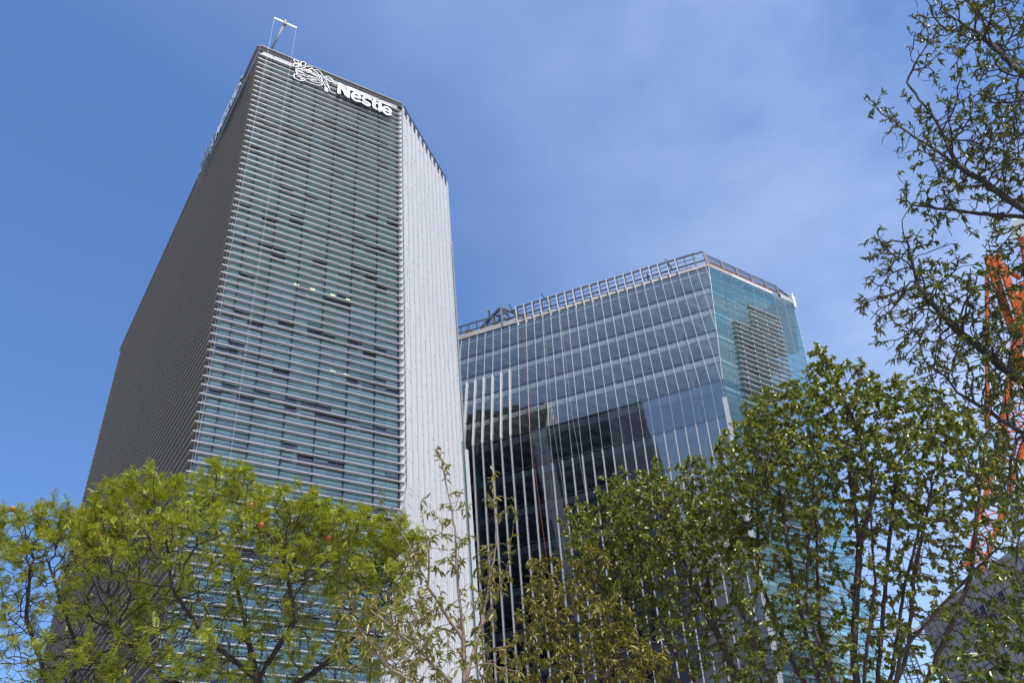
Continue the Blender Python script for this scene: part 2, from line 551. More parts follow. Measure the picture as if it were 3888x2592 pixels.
# glazed far edge strip that steps out, with its white caps
es = MB()
es.poly([wall_pt(1, 6, .05), wall_pt(1, 6, .32), wall_pt(1, 47, .32), wall_pt(1, 47, .05)])
es.poly([wall_pt(1.01, 47, .05), wall_pt(1.01, 47, .26), wall_pt(1.01, TOP-1.2, .20), wall_pt(1.01, TOP-1.2, .05)])
es.build('edge_glazing', M['glassC'], tower)
for z0, z1, w in ((6, 46.0, .55), (46.2, 75.5, .30)):
    f_ = MB()
    f_.hexa([wall_pt(1.0, z0, .3), wall_pt(1.0, z0, w), wall_pt(1.03, z0, w), wall_pt(1.03, z0, .3)],
            [wall_pt(1.0, z1, .3), wall_pt(1.0, z1, w), wall_pt(1.03, z1, w), wall_pt(1.03, z1, .3)])
    f_.build('edge_fin', M['white'], tower)
# scalloped white return beside the blades
rt = MB()
for k in range(1, nl):
    z = TOP - 0.55 - k * STEP
    w = front_right(z)
    rt.poly([tp(w - .42, z - STEP + .06, G + .03), tp(w - .02, z - STEP + .06, -.12), tp(w - .02, z - .01, -.02), tp(w - .42, z - .01, G + .03)])
rt.build('corner_return', M['white'], tower)
# a few lit ceiling lamps
for (t, fl_, dz) in ((9.4, 6, 2.2), (11.0, 6, 2.2), (12.6, 6, 2.2), (6.4, 7, 2.0), (7.9, 7, 2.0), (9.8, 7, 2.0), (11.3, 7, 2.0), (10.2, 9, 2.2), (11.4, 9, 2.2)):
    z = ztop - fl_ * floor_h - dz
    l_ = MB()
    l_.hexa([tp(t, z, G-.08), tp(t+.45, z, G-.08), tp(t+.45, z, G-.12), tp(t, z, G-.12)],
            [tp(t, z+.10, G-.08), tp(t+.45, z+.10, G-.08), tp(t+.45, z+.10, G-.12), tp(t, z+.10, G-.12)])
    l_.build('ceiling_lamp', M['lamp'], tower)

# ------------------------------------------------------------------ signs
EMB= [[(3.74, 85.19), (4.17, 85.2), (4.34, 84.87), (4.46, 84.72), (4.27, 84.68), (3.92, 84.68), (3.73, 84.94), (3.74, 85.19)], [(3.82, 84.46), (4.1, 84.56), (4.39, 84.57), (4.41, 84.33), (4.09, 83.97), (3.81, 83.87), (3.71, 84.09), (3.82, 84.46)], [(4.57, 85.24), (4.87, 85.5), (5.09, 85.35), (5.09, 84.95), (4.87, 84.66), (4.65, 84.6), (4.54, 84.82), (4.57, 85.24)], [(4.4, 84.77), (4.54, 84.47), (4.7, 84.24)], [(4.05, 83.65), (4.28, 83.66), (4.69, 83.99), (5.1, 84.67), (5.49, 85.08), (5.67, 85.01), (5.99, 84.94), (5.77, 84.69), (5.54, 84.63)], [(4.65, 83.72), (5.04, 83.94), (5.47, 84.38), (5.69, 84.66)], [(4.06, 83.56), (4.22, 83.33), (4.57, 83.28), (4.97, 83.26)], [(4.08, 83.43), (4.27, 83.03), (4.62, 82.84), (5.1, 83.06)], [(4.29, 83.48), (4.72, 83.48), (5.05, 83.37)], [(4.09, 83.34), (4.22, 82.75), (4.35, 82.65)], [(4.27, 82.62), (3.97, 82.49), (3.94, 82.09), (4.08, 81.8), (4.36, 81.76), (4.67, 81.73), (5.05, 81.98), (5.29, 82.28), (5.03, 82.35), (4.77, 81.98), (4.8, 82.29), (4.63, 82.41), (4.26, 82.31)], [(4.35, 82.65), (4.64, 82.61), (4.99, 82.47), (5.31, 82.39)], [(5.08, 83.34), (5.43, 83.24), (5.83, 83.36), (6.18, 83.31), (6.52, 83.44)], [(4.99, 82.99), (5.34, 82.89), (5.72, 83.15), (6.1, 83.16), (6.54, 83.07)], [(5.36, 82.57), (5.69, 82.7), (6.07, 82.76), (6.51, 83.01)], [(5.33, 82.12), (5.87, 82.1), (6.59, 82.15), (7.13, 82.46), (7.22, 82.86), (6.85, 82.71), (6.28, 82.52), (5.76, 82.55)], [(5.16, 83.83), (5.43, 84.07), (5.64, 84.41), (5.83, 84.24), (5.61, 83.99), (5.34, 83.71)], [(6.01, 84.66), (6.19, 84.58), (6.48, 84.54), (6.63, 84.1), (6.74, 83.64), (6.93, 83.34), (7.11, 83.31)], [(6.01, 84.66), (6.4, 85.02), (6.73, 84.95), (7.04, 84.53), (7.36, 84.06), (7.59, 83.68), (7.8, 83.09), (8.04, 82.3), (8.17, 82.05)], [(6.85, 84.25), (6.97, 83.79), (7.14, 83.28), (7.3, 82.96), (7.52, 82.67)], [(7.31, 83.49), (7.59, 83.05), (7.97, 82.49), (8.11, 82.1)], [(7.5, 82.61), (7.52, 81.67), (7.66, 81.72), (7.68, 82.49)], [(7.74, 82.39), (7.89, 81.77), (7.72, 81.75)], [(7.41, 84.24), (7.63, 84.59), (7.99, 84.58), (8.17, 84.46), (8.37, 84.1), (8.03, 83.68), (7.79, 83.91), (7.52, 83.92)], [(7.51, 84.11), (7.94, 84.31), (8.25, 84.21)], [(5.56, 83.96), (6.09, 83.83), (6.59, 83.73)], [(6.4, 83.46), (6.61, 83.41), (6.77, 83.13), (6.92, 83.04), (7.09, 83.2)]]
LET = {}
LET['N'] = [(8.89, 81.96), (8.89, 83.95), (9.01, 84.04), (9.25, 84.04), (9.48, 83.78), (9.93, 83.04), (9.93, 83.86), (10.06, 84.0), (12.57, 83.89), (12.8, 83.7), (13.01, 83.47), (12.65, 83.37), (10.35, 83.51), (10.35, 81.98), (10.13, 81.88), (9.8, 82.09), (9.28, 83.18), (9.28, 82.03), (8.99, 81.92)]
LET['t'] = [(13.12, 83.82), (13.47, 83.71), (13.46, 83.14), (13.76, 83.14), (13.71, 82.88), (13.45, 82.87), (13.45, 82.26), (13.54, 82.09), (13.72, 82.07), (13.7, 81.83), (13.46, 81.78), (13.16, 81.9), (13.06, 82.22), (13.06, 82.89), (12.93, 83.06), (12.94, 83.27), (13.12, 83.18)]
LET['l'] = [(13.83, 83.73), (14.22, 83.69), (15.24, 83.76), (15.44, 83.71), (15.48, 83.47), (14.22, 83.48), (14.15, 81.73), (13.95, 81.68), (13.79, 81.78)]
LET['e'] = [(10.74, 82.64), (11.6, 82.65), (11.51, 83.08), (11.18, 83.33), (10.76, 83.14), (10.6, 82.65), (10.66, 82.18), (10.99, 81.93), (11.31, 81.98), (11.64, 82.15)]
LET['s'] = [(12.81, 83.14), (12.68, 83.36), (12.38, 83.33), (12.03, 83.15), (11.92, 82.73), (12.17, 82.48), (12.6, 82.44), (12.76, 82.24), (12.57, 81.92), (12.15, 81.96), (11.79, 82.19)]
LET['e2'] = [(14.51, 82.41), (15.33, 82.33), (15.28, 82.83), (14.91, 83.06), (14.51, 82.87), (14.36, 82.47), (14.41, 81.99), (14.71, 81.72), (15.04, 81.75), (15.41, 82.02)]

def ribbon(mb, pts, w, to3, y0, y1):
    """flat band of width w along a 2-D path, extruded from y0 to y1"""
    P = [Vector(p) for p in pts]
    n = len(P)
    L, Rr = [], []
    closed = (P[0] - P[-1]).length < 1e-4
    for i, p in enumerate(P):
        a = P[i-1] if i else (P[-2] if closed else None)
        b = P[i+1] if i < n-1 else (P[1] if closed else None)
        d1 = (p - a).normalized() if a is not None else (b - p).normalized()
        d2 = (b - p).normalized() if b is not None else d1
        m_ = (d1 + d2)
        m_ = m_.normalized() if m_.length > 0.3 else d1
        nn = Vector((-m_.y, m_.x))
        k = 1 / max(0.6, nn.dot(Vector((-d1.y, d1.x))))
        L.append(p + nn * w/2 * k); Rr.append(p - nn * w/2 * k)
    for i in range(n - 1):
        q = [L[i], L[i+1], Rr[i+1], Rr[i]]
        mb.hexa([to3(c.x, c.y, y0) for c in q], [to3(c.x, c.y, y1) for c in q])

def smooth2(pts, it=1):
    for _ in range(it):
        out = [pts[0]]
        for a, b in zip(pts[:-1], pts[1:]):
            out += [(a[0]*.75 + b[0]*.25, a[1]*.75 + b[1]*.25), (a[0]*.25 + b[0]*.75, a[1]*.25 + b[1]*.75)]
        pts = out + [pts[-1]]
    return pts

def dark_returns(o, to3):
    """white letter faces, dark sides"""
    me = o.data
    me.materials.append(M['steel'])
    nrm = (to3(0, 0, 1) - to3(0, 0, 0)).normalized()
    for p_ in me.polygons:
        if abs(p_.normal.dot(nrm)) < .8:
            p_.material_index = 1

def make_sign(to3, loc, label, group):
    root = empty('building_sign', loc, label, 'sign', group)
    em = MB()
    for s_ in EMB:
        ribbon(em, smooth2(s_), .075, to3, 0.0, .12)
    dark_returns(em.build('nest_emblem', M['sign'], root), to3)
    for key in ('N', 't', 'l'):
        pts = LET[key]
        bm = bmesh.new()
        fr = [bm.verts.new(to3(x, y, .30)) for x, y in pts]
        bk_ = [bm.verts.new(to3(x, y, 0.0)) for x, y in pts]
        bm.faces.new(fr); bm.faces.new(list(reversed(bk_)))
        for i in range(len(pts)):
            j = (i + 1) % len(pts)
            bm.faces.new((fr[j], fr[i], bk_[i], bk_[j]))
        bmesh.ops.recalc_face_normals(bm, faces=bm.faces)
        me = bpy.data.meshes.new('letter'); bm.to_mesh(me); bm.free()
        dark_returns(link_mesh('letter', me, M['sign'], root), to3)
    for key in ('e', 's', 'e2'):
        mb = MB()
        ribbon(mb, smooth2(LET[key]), .30 if key != 's' else .31, to3, 0.0, .30)
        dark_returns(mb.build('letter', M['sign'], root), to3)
    rails = MB()
    for zz in (82.25, 83.0, 83.7):
        a, b = to3(7.9, zz, -.1), to3(15.6, zz, -.1)
        rails.bar(a, b, .05)
    rails.build('sign_rails', M['alu'], root)
    return root
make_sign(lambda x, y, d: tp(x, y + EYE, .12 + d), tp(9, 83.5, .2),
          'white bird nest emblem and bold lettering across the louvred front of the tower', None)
SC = 1.28
def side_pt(x, y, d):
    dist = 3.3 + (15.6 - x) * SC
    return TA + TL*dist + TLN*(.55 + d*.4) + UP*((y - 81.7)*1.2 + 81.7 + EYE - .3)
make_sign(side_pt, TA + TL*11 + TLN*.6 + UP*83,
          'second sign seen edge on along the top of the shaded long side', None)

# ------------------------------------------------------------------ window cleaning davit on the tower roof
dv = empty('roof_davit', TA + UP*TOP + TU*1.3 - TN*.5, 'slender T shaped cleaning davit leaning out from the tower roof corner with hanging cables', 'davit')
top = tp(2.07, 91.85, 1.0)
m_ = MB(); m_.tube([tp(1.15, TOP - .1, -.5), top], .13, 8); m_.build('pole', M['louvre_shaded'], dv, True)
m_ = MB(); m_.bar(tp(.80, 91.95, 1.0), tp(3.42, 91.87, 1.0), .16); m_.build('crossbar', M['sign'], dv)
m_ = MB(); m_.tube([top - UP*.35, top + UP*.45], .2, 8); m_.build('pulley', M['louvre_shaded'], dv)
for t in (.82, 3.38):
    m_ = MB(); m_.tube([tp(t, 91.8, 1.0), tp(t - .45 if t > 1 else .40, 60, .75), tp(t - .65 if t > 1 else .36, 34, .62)], .009, 5); m_.build('cable', M['cable'], dv)

# ------------------------------------------------------------------ the glass building, folded half way up, still under construction
GC = Vector((26.875, 82.497, 74.771 + EYE))     # top corner between front and right side
GU = Vector((0.96336, -0.26822, 0))
GN = Vector((-0.26822, -0.96336, 0))
GW = Vector((0.8013, 0.5982, 0))
GWN = Vector((0.5982, -0.8013, 0))
LEAN, BACK, SHEAR, FH, NUP = 0.23684, 0.20, 0.088, 4.2, 5
HF = FH * NUP
LEFT_T = -45.0
SIDE = 16.4
glb = empty('glass_building', GC - UP*GC.z + GU*-15 - GN*6,
            'folded glass office building with a steel frame on its unfinished roof', 'office building')

def gp(t, d, off=0.0):
    """point on the front: t along the edge, d metres below the roof edge"""
    if d <= HF:
        return GC + GU*t - UP*d + GN*(LEAN*d + off)
    e = d - HF
    e1 = min(e, 36.0)
    return GC + GU*(t - SHEAR*e1) - UP*d + GN*(LEAN*HF - BACK*e1 + off)

def corner_t(d):
    return -0.124*d if d <= HF else -2.6

NFL = 17
def gs(s, d, off=0.0):
    """point on the right side, s metres from the corner"""
    return gp(corner_t(d), d) + GW*s + GWN*off

bay_t = [-35.19 + 1.2*i for i in range(-8, 30)]
for fl_i in range(NFL):
    d0, d1 = fl_i*FH, (fl_i+1)*FH
    gb = MB()
    for a, b in zip(bay_t[:-1], bay_t[1:]):
        b0, b1 = min(b, corner_t(d0)), min(b, corner_t(d1))
        if b1 - a < 0.05:
            b1 = a + 0.02
            if b0 - a < 0.06: continue
        gb.poly([gp(a+.02, d1-.02), gp(b1-.02, d1-.02), gp(b0-.02, d0+.02), gp(a+.02, d0+.02)])
    a = bay_t[-1]
    if corner_t(d0) - a > 0.1:
        gb.poly([gp(a+.02, d1-.02), gp(max(a+.03, corner_t(d1)-.02), d1-.02), gp(corner_t(d0)-.02, d0+.02), gp(a+.02, d0+.02)])
    gb.build('window_band', M['glassB'] if fl_i < NUP else M['glass_dim'], glb)
    # slab with pale edge, joists on its underside
    sb, fa, js = MB(), MB(), MB()
    tl, tr = LEFT_T, corner_t(d0) - .15
    zs = .34
    def inner(t, depth, dd):
        return gp(t, d0 + dd, -.32) - GN*depth
    sb.hexa([inner(tl, .12, zs+.35), inner(tr, .12, zs+.35), inner(tr+6, 9, zs+.35), inner(tl, 9, zs+.35)],
            [inner(tl, .12, zs), inner(tr, .12, zs), inner(tr+6, 9, zs), inner(tl, 9, zs)])
    sb.build('floor_slab', M['slab'], glb)
    fa.hexa([inner(tl, 0, .9), inner(tr, 0, .9), inner(tr, .10, .9), inner(tl, .10, .9)],
            [inner(tl, 0, .12), inner(tr, 0, .12), inner(tr, .10, .12), inner(tl, .10, .12)])
    fa.build('slab_edge', M['fascia'], glb)
    t = tl
    while t < tr - .5:
        js.bar(inner(t, .2, zs+.5), inner(min(t+5.5, tr+5), 8.5, zs+.5), .62, .40, side=GU)
        t += 2.4
    js.build('ceiling_joists', M['joist'], glb)
    # transom line
    tb = MB()
    tb.bar(gp(LEFT_T, d0+.02, .03), gp(corner_t(d0), d0+.02, .03), .05, .05)
    tb.build('transom', M['mullion'], glb)
# dark core wall well inside
cw = MB()
for (da, db) in ((0.4, HF), (HF, GC.z - .2)):
    pts = []
    a0, a1 = gp(LEFT_T, da, -.5) - GN*8.7, gp(corner_t(da)+4, da, -.5) - GN*8.7
    b0, b1 = gp(LEFT_T, db, -.5) - GN*8.7, gp(corner_t(db)+4, db, -.5) - GN*8.7
    cw.hexa([b0, b1, b1 - GN*1, b0 - GN*1], [a0, a1, a1 - GN*1, a0 - GN*1])
cw.build('core_wall', M['core'], glb)
# inside columns
for t in range(-42, 0, 9):
    m_ = MB()
    m_.tube([gp(t, .5, -1.8), gp(t, HF, -1.8), gp(t, 60, -1.8)], .25, 10)
    m_.build('column', M['slab'], glb, True)
# thin mullions above the fold, projecting white fins lower down
for i, t in enumerate(bay_t):
    k = i - 8
    dmax = HF
    if t > corner_t(HF):
        dmax = max(.3, min(HF, -t / .124))
    m_ = MB()
    dend = dmax if (k < 7 or t > -2.7) else HF + FH*1.15
    if k < 7: dend = 9.4
    if dend > HF:
        m_.bar(gp(t, .0, .04), gp(t, HF, .04), .045, .07, side=GU)
        m_.bar(gp(t, HF, .04), gp(t, dend, .04), .04, .07, side=GU)
    else:
        m_.bar(gp(t, .0, .04), gp(t, dend, .04), .045, .07, side=GU)
    m_.build('mullion', M['alu'], glb)
    if t > -2.6:
        continue
    f_ = MB()
    if k < 7:
        f_.bar(gp(t, 9.4, .16), gp(t, HF, .16), .13, .30, side=GU)
    d_s = HF if k < 7 else HF + FH*(1.12 - .004*k)
    if k == 27: d_s = HF + 2.2
    f_.bar(gp(t, d_s, .16), gp(t, HF + 36, .16), .105 if k < 27 else .5, .30, side=GU)
    f_.build('fin', M['white'], glb)

# right side: cyan glass screen in panels, louvres and walkways behind it
SB = [0, 2.05, 4.1, 6.15, 8.2, 10.25, 12.3, 14.35, SIDE]
for fl_i in range(NFL):
    d0 = fl_i*FH
    gb, gd = MB(), MB()
    for h in range(3):
        da, db = d0 + FH*h/3, d0 + FH*(h+1)/3
        for a, b in zip(SB[:-1], SB[1:]):
            deep = (fl_i == 0 and b < 6.2) or (fl_i == 0 and b < 12.4 and h < 2) or (fl_i == 2 and b < 2.1) or (fl_i == 1 and b < 4.2 and h == 0)
            (gd if deep else gb).poly([gs(a+.015, db-.015), gs(b-.015, db-.015), gs(b-.015, da+.015), gs(a+.015, da+.015)])
    gb.build('glass_screen', M['glassC'], glb)
    if gd.v: gd.build('tinted_panels', M['glassD'], glb)
    w_ = MB()
    w_.hexa([gs(.1, d0+1.0, -.9), gs(12.6, d0+1.0, -.9), gs(12.6, d0+1.0, -3.3), gs(.1, d0+1.0, -3.3)],
            [gs(.1, d0+.25, -.9), gs(12.6, d0+.25, -.9), gs(12.6, d0+.25, -3.3), gs(.1, d0+.25, -3.3)])
    w_.build('slab_edge', M['fascia'], glb)
    tb = MB()
    for h in range(3):
        da = d0 + FH*h/3
        tb.bar(gs(0, da, -.03), gs(SIDE, da, -.03), .04)
    tb.build('transom', M['mullion'], glb)
    # far return of the screen past the building's shoulder
    rg = MB()
    for h in range(3):
        da, db = d0 + FH*h/3, d0 + FH*(h+1)/3
        rg.poly([gs(SIDE, db, 0), gs(SIDE, db, -3.2), gs(SIDE, da, -3.2), gs(SIDE, da, 0)])
    rg.build('glass_return', M['glassC'], glb)
    st = MB()
    st.bar(gs(12.6, d0 + .6, -3.2), gs(SIDE, d0 + .6, -.1), .10)
    st.bar(gs(12.4, d0 + .6, -.15), gs(SIDE, d0 + .6, -3.2), .08)
    st.build('brace', M['mullion'], glb)
for s in SB[1:]:
    m_ = MB()
    for da, db in ((0, HF), (HF, HF+36)):
        m_.bar(gs(s, da, -.04), gs(s, db, -.04), .05, .08)
    for q in range(0, 40):
        d_ = q*1.4 + .3
        if s in (2.05, 4.1, 6.15, SIDE):
            p = gs(s, d_, .0)
            m_.bar(p, p + GWN*.16 + (GW*.28 if s == SIDE else GW*0), .06)
    m_.build('mullion', M['bluesteel'] if s < SIDE else M['alu'], glb)
cn = MB()
for da, db in ((0, HF), (HF, HF+36)):
    cn.bar(gs(0, da, .0), gs(0, db, .0), .09)
cn.build('corner_mullion', M['bluesteel'], glb)
# inner wall of the right side
iw = MB()
for da, db in ((.3, HF), (HF, HF+52)):
    iw.hexa([gs(.3, db, -3.4), gs(12.8, db, -3.4), gs(12.8, db, -9), gs(3, db, -9)],
            [gs(.3, da, -3.4), gs(12.8, da, -3.4), gs(12.8, da, -9), gs(3, da, -9)])
iw.build('inner_wall', principled('blue grey inner wall', (0.24, 0.33, 0.34), .6, 0, .25, .5), glb)
lv = MB()
q = 0
d_ = 5.6
while d_ < 60:
    s0 = 6.3 if d_ < 9.3 else 3.0
    a, b = s0, 12.2
    lv.hexa([gs(a, d_, .40), gs(b, d_, .40), gs(b, d_-.12, .02), gs(a, d_-.12, .02)],
            [gs(a, d_-.10, .42), gs(b, d_-.10, .42), gs(b, d_-.20, .02), gs(a, d_-.20, .02)])
    for s in (a+1.2, a+3.2, a+5.2, a+7.2):
        if s < b:
            lv.bar(gs(s, d_+.02, .2), gs(s, d_+.86, .2), .05)
    d_ += .88
lv.build('louvre_screen', M['screen_louvre'], glb)
tri = MB()
d_ = 3.2
while d_ < 50:
    s = 2.3 if d_ < 9.0 else (2.5 if d_ > 14 else None)
    if s:
        tri.hexa([gs(s, d_+.35, -.2), gs(s+.55, d_-.05, -.2), gs(s+.55, d_+.4, -.2), gs(s+.5, d_+.42, -.2)],
                 [gs(s, d_+.35, -.25), gs(s+.55, d_-.05, -.25), gs(s+.55, d_+.4, -.25), gs(s+.5, d_+.42, -.25)])
    if d_ < 9: 
        s = 5.6
        tri.hexa([gs(s, d_+2.6, -.2), gs(s+.65, d_+2.2, -.2), gs(s+.65, d_+2.65, -.2), gs(s+.6, d_+2.67, -.2)],
                 [gs(s, d_+2.6, -.25), gs(s+.65, d_+2.2, -.25), gs(s+.65, d_+2.65, -.25), gs(s+.6, d_+2.67, -.25)])
    d_ += .88
tri.build('louvre_brackets', principled('olive bracket', (.10, .11, .08), .6), glb)

# roof: slab, concrete kerb, steel frame
rs = MB()
r0 = [gp(LEFT_T, 0, -.1), gp(0, 0, -.1), gs(SIDE - .2, 0, -.1), gs(SIDE - .2, 0, -.1) - GN*12, gp(LEFT_T, 0, -.1) - GN*22]
i = len(rs.v)
rs.v += [tuple(p - UP*.3) for p in r0] + [tuple(p) for p in r0]
rs.f += [(4, 3, 2, 1, 0), (5, 6, 7, 8, 9)] + [(k, (k+1) % 5, 5 + (k+1) % 5, 5 + k) for k in range(5)]
rs.build('roof', M['concrete'], glb)
kb = MB()
def rp_(t, h, off=0.0):
    return GC + GU*t + UP*h + GN*off
kb.hexa([rp_(LEFT_T, .0, .12), rp_(-26.9, .0, .12), rp_(-26.9, .0, -.2), rp_(LEFT_T, .0, -.2)],
        [rp_(LEFT_T, .78, .10), rp_(-26.9, .78, .10), rp_(-26.9, .78, -.2), rp_(LEFT_T, .78, -.2)])
kb.hexa([rp_(-26.9, .0, .06), rp_(.1, .0, .06), rp_(.1, .0, -.25), rp_(-26.9, .0, -.25)],
        [rp_(-26.9, .5, .02), rp_(.1, .5, .02), rp_(.1, .5, -.25), rp_(-26.9, .5, -.25)])
kb.build('roof_kerb', M['concrete'], glb)
fr = bpy.data.objects.new('roof_frame', None); COL.objects.link(fr); fr.parent = glb
for i, t in enumerate(bay_t[:-1]):
    k = i - 8
    m_ = MB()
    if k >= 7 and k < 27:
        m_.bar(rp_(t, -.35, .16), rp_(t + .02, 2.9, .16), .13, .2, side=GU)
        m_.build('post', M['white'], fr)
        m_ = MB()
        m_.bar(rp_(t + .15, .5, -.1), rp_(t + .15, 2.6, -.1), .14, .18, side=GU)
        m_.build('post', M['steel'], fr)
    else:
        m_.bar(rp_(t, .5, -.05), rp_(t, 2.45 if k < 7 else 2.7, -.05), .16, .16, side=GU)
        m_.build('post', M['bluesteel'], fr)
for (ta, tb_, h, w, mat, off) in ((LEFT_T, -26.8, 2.42, .18, 'bluesteel', -.05), (LEFT_T, -26.8, 1.25, .14, 'bluesteel', -.05),
                                  (-26.9, -1.2, 2.78, .22, 'bluesteel', -.02), (-26.9, -1.2, 2.0, .09, 'bluesteel', -.05), (-26.9, -.2, 1.25, .16, 'steel', -.10), (-26.9, -2, .95, .12, 'steel', -.5),
                                  (-1.2, -.1, 2.72, .16, 'steel', -.05)):
    m_ = MB(); m_.bar(rp_(ta, h, off), rp_(tb_, h, off), w); m_.build('rail', M[mat], fr)
m_ = MB(); m_.bar(rp_(-.15, .4, -.05), rp_(-.15, 2.8, -.05), .2); m_.build('post', M['steel'], fr)
# struts leaning out over the edge: they throw the slanted shadows on the glass
for (t0, dx, h0, h1, out) in ((-26.8, -.75, 1.2, 3.1, .7), (-21.9, -.8, 1.3, 3.2, .7), (-4.6, -.6, 1.0, 2.9, .5)):
    m_ = MB(); m_.tube([rp_(t0, h0, .1), rp_(t0 + dx, h1, out)], [.10, .07], 6); m_.build('strut', M['steel'], fr)
# right side railing
for s in (.35, 3.1, 5.9, 8.7, 11.5, 13.9):
    m_ = MB()
    p = gs(s, 0, -.15)
    m_.bar(p + UP*.4, p + UP*2.3, .30, .25); m_.build('post', M['steel'], fr)
for h, w in ((2.3, .12), (1.9, .10), (1.5, .07), (1.1, .12), (.75, .08)):
    m_ = MB(); m_.bar(gs(.2, 0, -.12) + UP*h, gs(14.0, 0, -.12) + UP*h, w); m_.build('rail', M['bluesteel'], fr)
m_ = MB(); m_.bar(gs(13.9, 0, -.15) + UP*2.1, gs(16.0, 0, -.15) + UP*1.2, .2); m_.bar(gs(16.0, 0, -.15) + UP*1.25, gs(16.0, 0, -.15) + UP*.4, .3); m_.build('rail', M['steel'], fr)
kb = MB()
kb.hexa([gs(0, 0, .02), gs(4.2, 0, .02), gs(4.2, 0, -.3), gs(0, 0, -.3)], [gs(0, -.55, .02), gs(4.2, -.55, .02), gs(4.2, -.55, -.3), gs(0, -.55, -.3)])
kb.hexa([gs(13.8, 0, .02), gs(16.2, 0, .02), gs(16.2, 0, -.3), gs(13.8, 0, -.3)], [gs(13.8, -.9, .02), gs(16.2, -.9, .02), gs(16.2, -.9, -.3), gs(13.8, -.9, -.3)])
kb.build('roof_kerb', M['concrete'], glb)
for a, b in ((4.25, 6.9), (6.95, 9.5), (9.55, 12.1)):
    m_ = MB()
    m_.hexa([gs(a, .05, .03), gs(b, .05, .03), gs(b, .05, -.1), gs(a, .05, -.1)], [gs(a, -.6, .03), gs(b, -.6, .03), gs(b, -.6, -.1), gs(a, -.6, -.1)])
    m_.build('roof_panel', M['white'], glb)
m_ = MB(); m_.bar(gs(.1, -.62, .03), gs(13.8, -.62, .03), .10); m_.build('rail', M['ply'], fr)
m_ = MB()
m_.bar(gs(16.25, 1.0, .2), gs(16.25, -1.9, .2), .09); m_.bar(gs(16.5, 1.0, .2), gs(16.5, -1.4, .2), .06)
for h in (-1.9, -.9, .1, .9):
    m_.bar(gs(16.2, h, .2), gs(16.9, h, .2), .07)
m_.build('roof_ladder', M['white'], glb)

# angular open steel truss standing on the left end of the roof
tr_ = empty('roof_truss', rp_(-29, .1, -.4), 'open grey steel truss on the left end of the glass building roof', 'truss')
cA, cB, cC = rp_(-33.2, .8, -3.0), rp_(-28.97, .8, .0), rp_(-26.4, .8, -3.2)
hA = 2.3
def tside(p, q, n):
    mb = MB()
    mb.bar(p + UP*2.75, q + UP*2.75, .34); mb.bar(p + UP*.9, q + UP*.9, .3)
    mb.build('chord', M['bluesteel'], tr_)
    lb = MB()
    for k in range(n):
        a, b = p.lerp(q, k/n), p.lerp(q, (k+1)/n)
        lb.bar(a + UP*2.7, b + UP*.9, .2)
        if k: lb.bar(a, a + UP*2.7, .2)
    lb.build('lacing', M['bluesteel'], tr_)
tside(cA, cB, 3); tside(cB, cC, 2)
for c in (cA, cB, cC):
    m_ = MB(); m_.bar(c - UP*.8, c + UP*2.85, .3); m_.build('leg', M['bluesteel'], tr_)

# timber formwork by the tower
fw = empty('formwork', rp_(-33.7, .1, -1.5), 'orange timber formwork boards propped on the glass building roof next to the tower', 'formwork')
m_ = MB()
m_.hexa([rp_(-35.3, 2.2, -2.2), rp_(-34.9, 2.5, -1.0), rp_(-32.1, .8, -1.0), rp_(-32.3, .8, -2.2)], [rp_(-35.3, 2.3, -2.2), rp_(-34.9, 2.6, -1.0), rp_(-32.1, .9, -1.0), rp_(-32.3, .9, -2.2)])
m_.build('sloped_board', M['ply'], fw)
m_ = MB(); m_.hexa([rp_(-35.5, .02, -2.4), rp_(-33.3, .02, -2.4), rp_(-33.3, .02, -2.5), rp_(-35.5, .02, -2.5)], [rp_(-35.5, 1.9, -2.4), rp_(-33.3, 1.6, -2.4), rp_(-33.3, 1.6, -2.5), rp_(-35.5, 1.9, -2.5)])
m_.build('upright_board', M['ply'], fw)
for t in (-34.1, -32.9):
    m_ = MB(); m_.bar(rp_(t, .02, -1.3), rp_(t, 1.4, -1.3), .1); m_.build('prop', M['ply'], fw)

# ropes hanging down the facade
for (t, d1, mat, lab, w) in ((-25.9, 44, 'rope_red', 'red rope hanging down the grey glass front of the folded building', .018),
                             (-23.0, 40, 'rope_pale', 'pale rope nearest the red rope on the grey glass front', .012),
                             (-20.6, 38, 'rope_pale', 'pale rope farther right of the red rope on the grey glass front', .012)):
    m_ = MB()
    m_.tube([rp_(t, 1.2, .1), gp(t, 0, .3), gp(t + .25, HF*.5, .35), gp(t + .4, HF, .3), gp(t + .6, HF, .3) - UP*(d1 - HF)], w, 5)
    tag(m_.build('hanging_rope', M[mat]), lab, 'rope')

# ------------------------------------------------------------------ workers
def person(loc, yaw, label, joints, edges_, parts):
    root = bpy.data.meshes.new('person')
    vts = [v for v, r in joints]
    root.from_pydata(vts, edges_, [])
    o = bpy.data.objects.new('person', root)
    COL.objects.link(o)
    o.location = loc
    o.rotation_euler = (0, 0, yaw)
    md = o.modifiers.new('skin', 'SKIN')
    for sv, (v, r) in zip(root.skin_vertices[0].data, joints):
        sv.radius = (r, r)
        sv.use_root = False
    root.skin_vertices[0].data[0].use_root = True
    sb_ = o.modifiers.new('sub', 'SUBSURF'); sb_.levels = sb_.render_levels = 1
    root.materials.append(M['cloth_dark'])
    tag(o, label, 'person')
    for (nm, pts, rad, mat) in parts:
        mb = MB()
        mb.tube([Vector(p) for p in pts], rad, 10)
        me = bpy.data.meshes.new(nm); me.from_pydata(mb.v, [], mb.f); me.materials.append(M[mat]); me.shade_smooth()
        c = bpy.data.objects.new(nm, me); COL.objects.link(c); c.parent = o
    return o
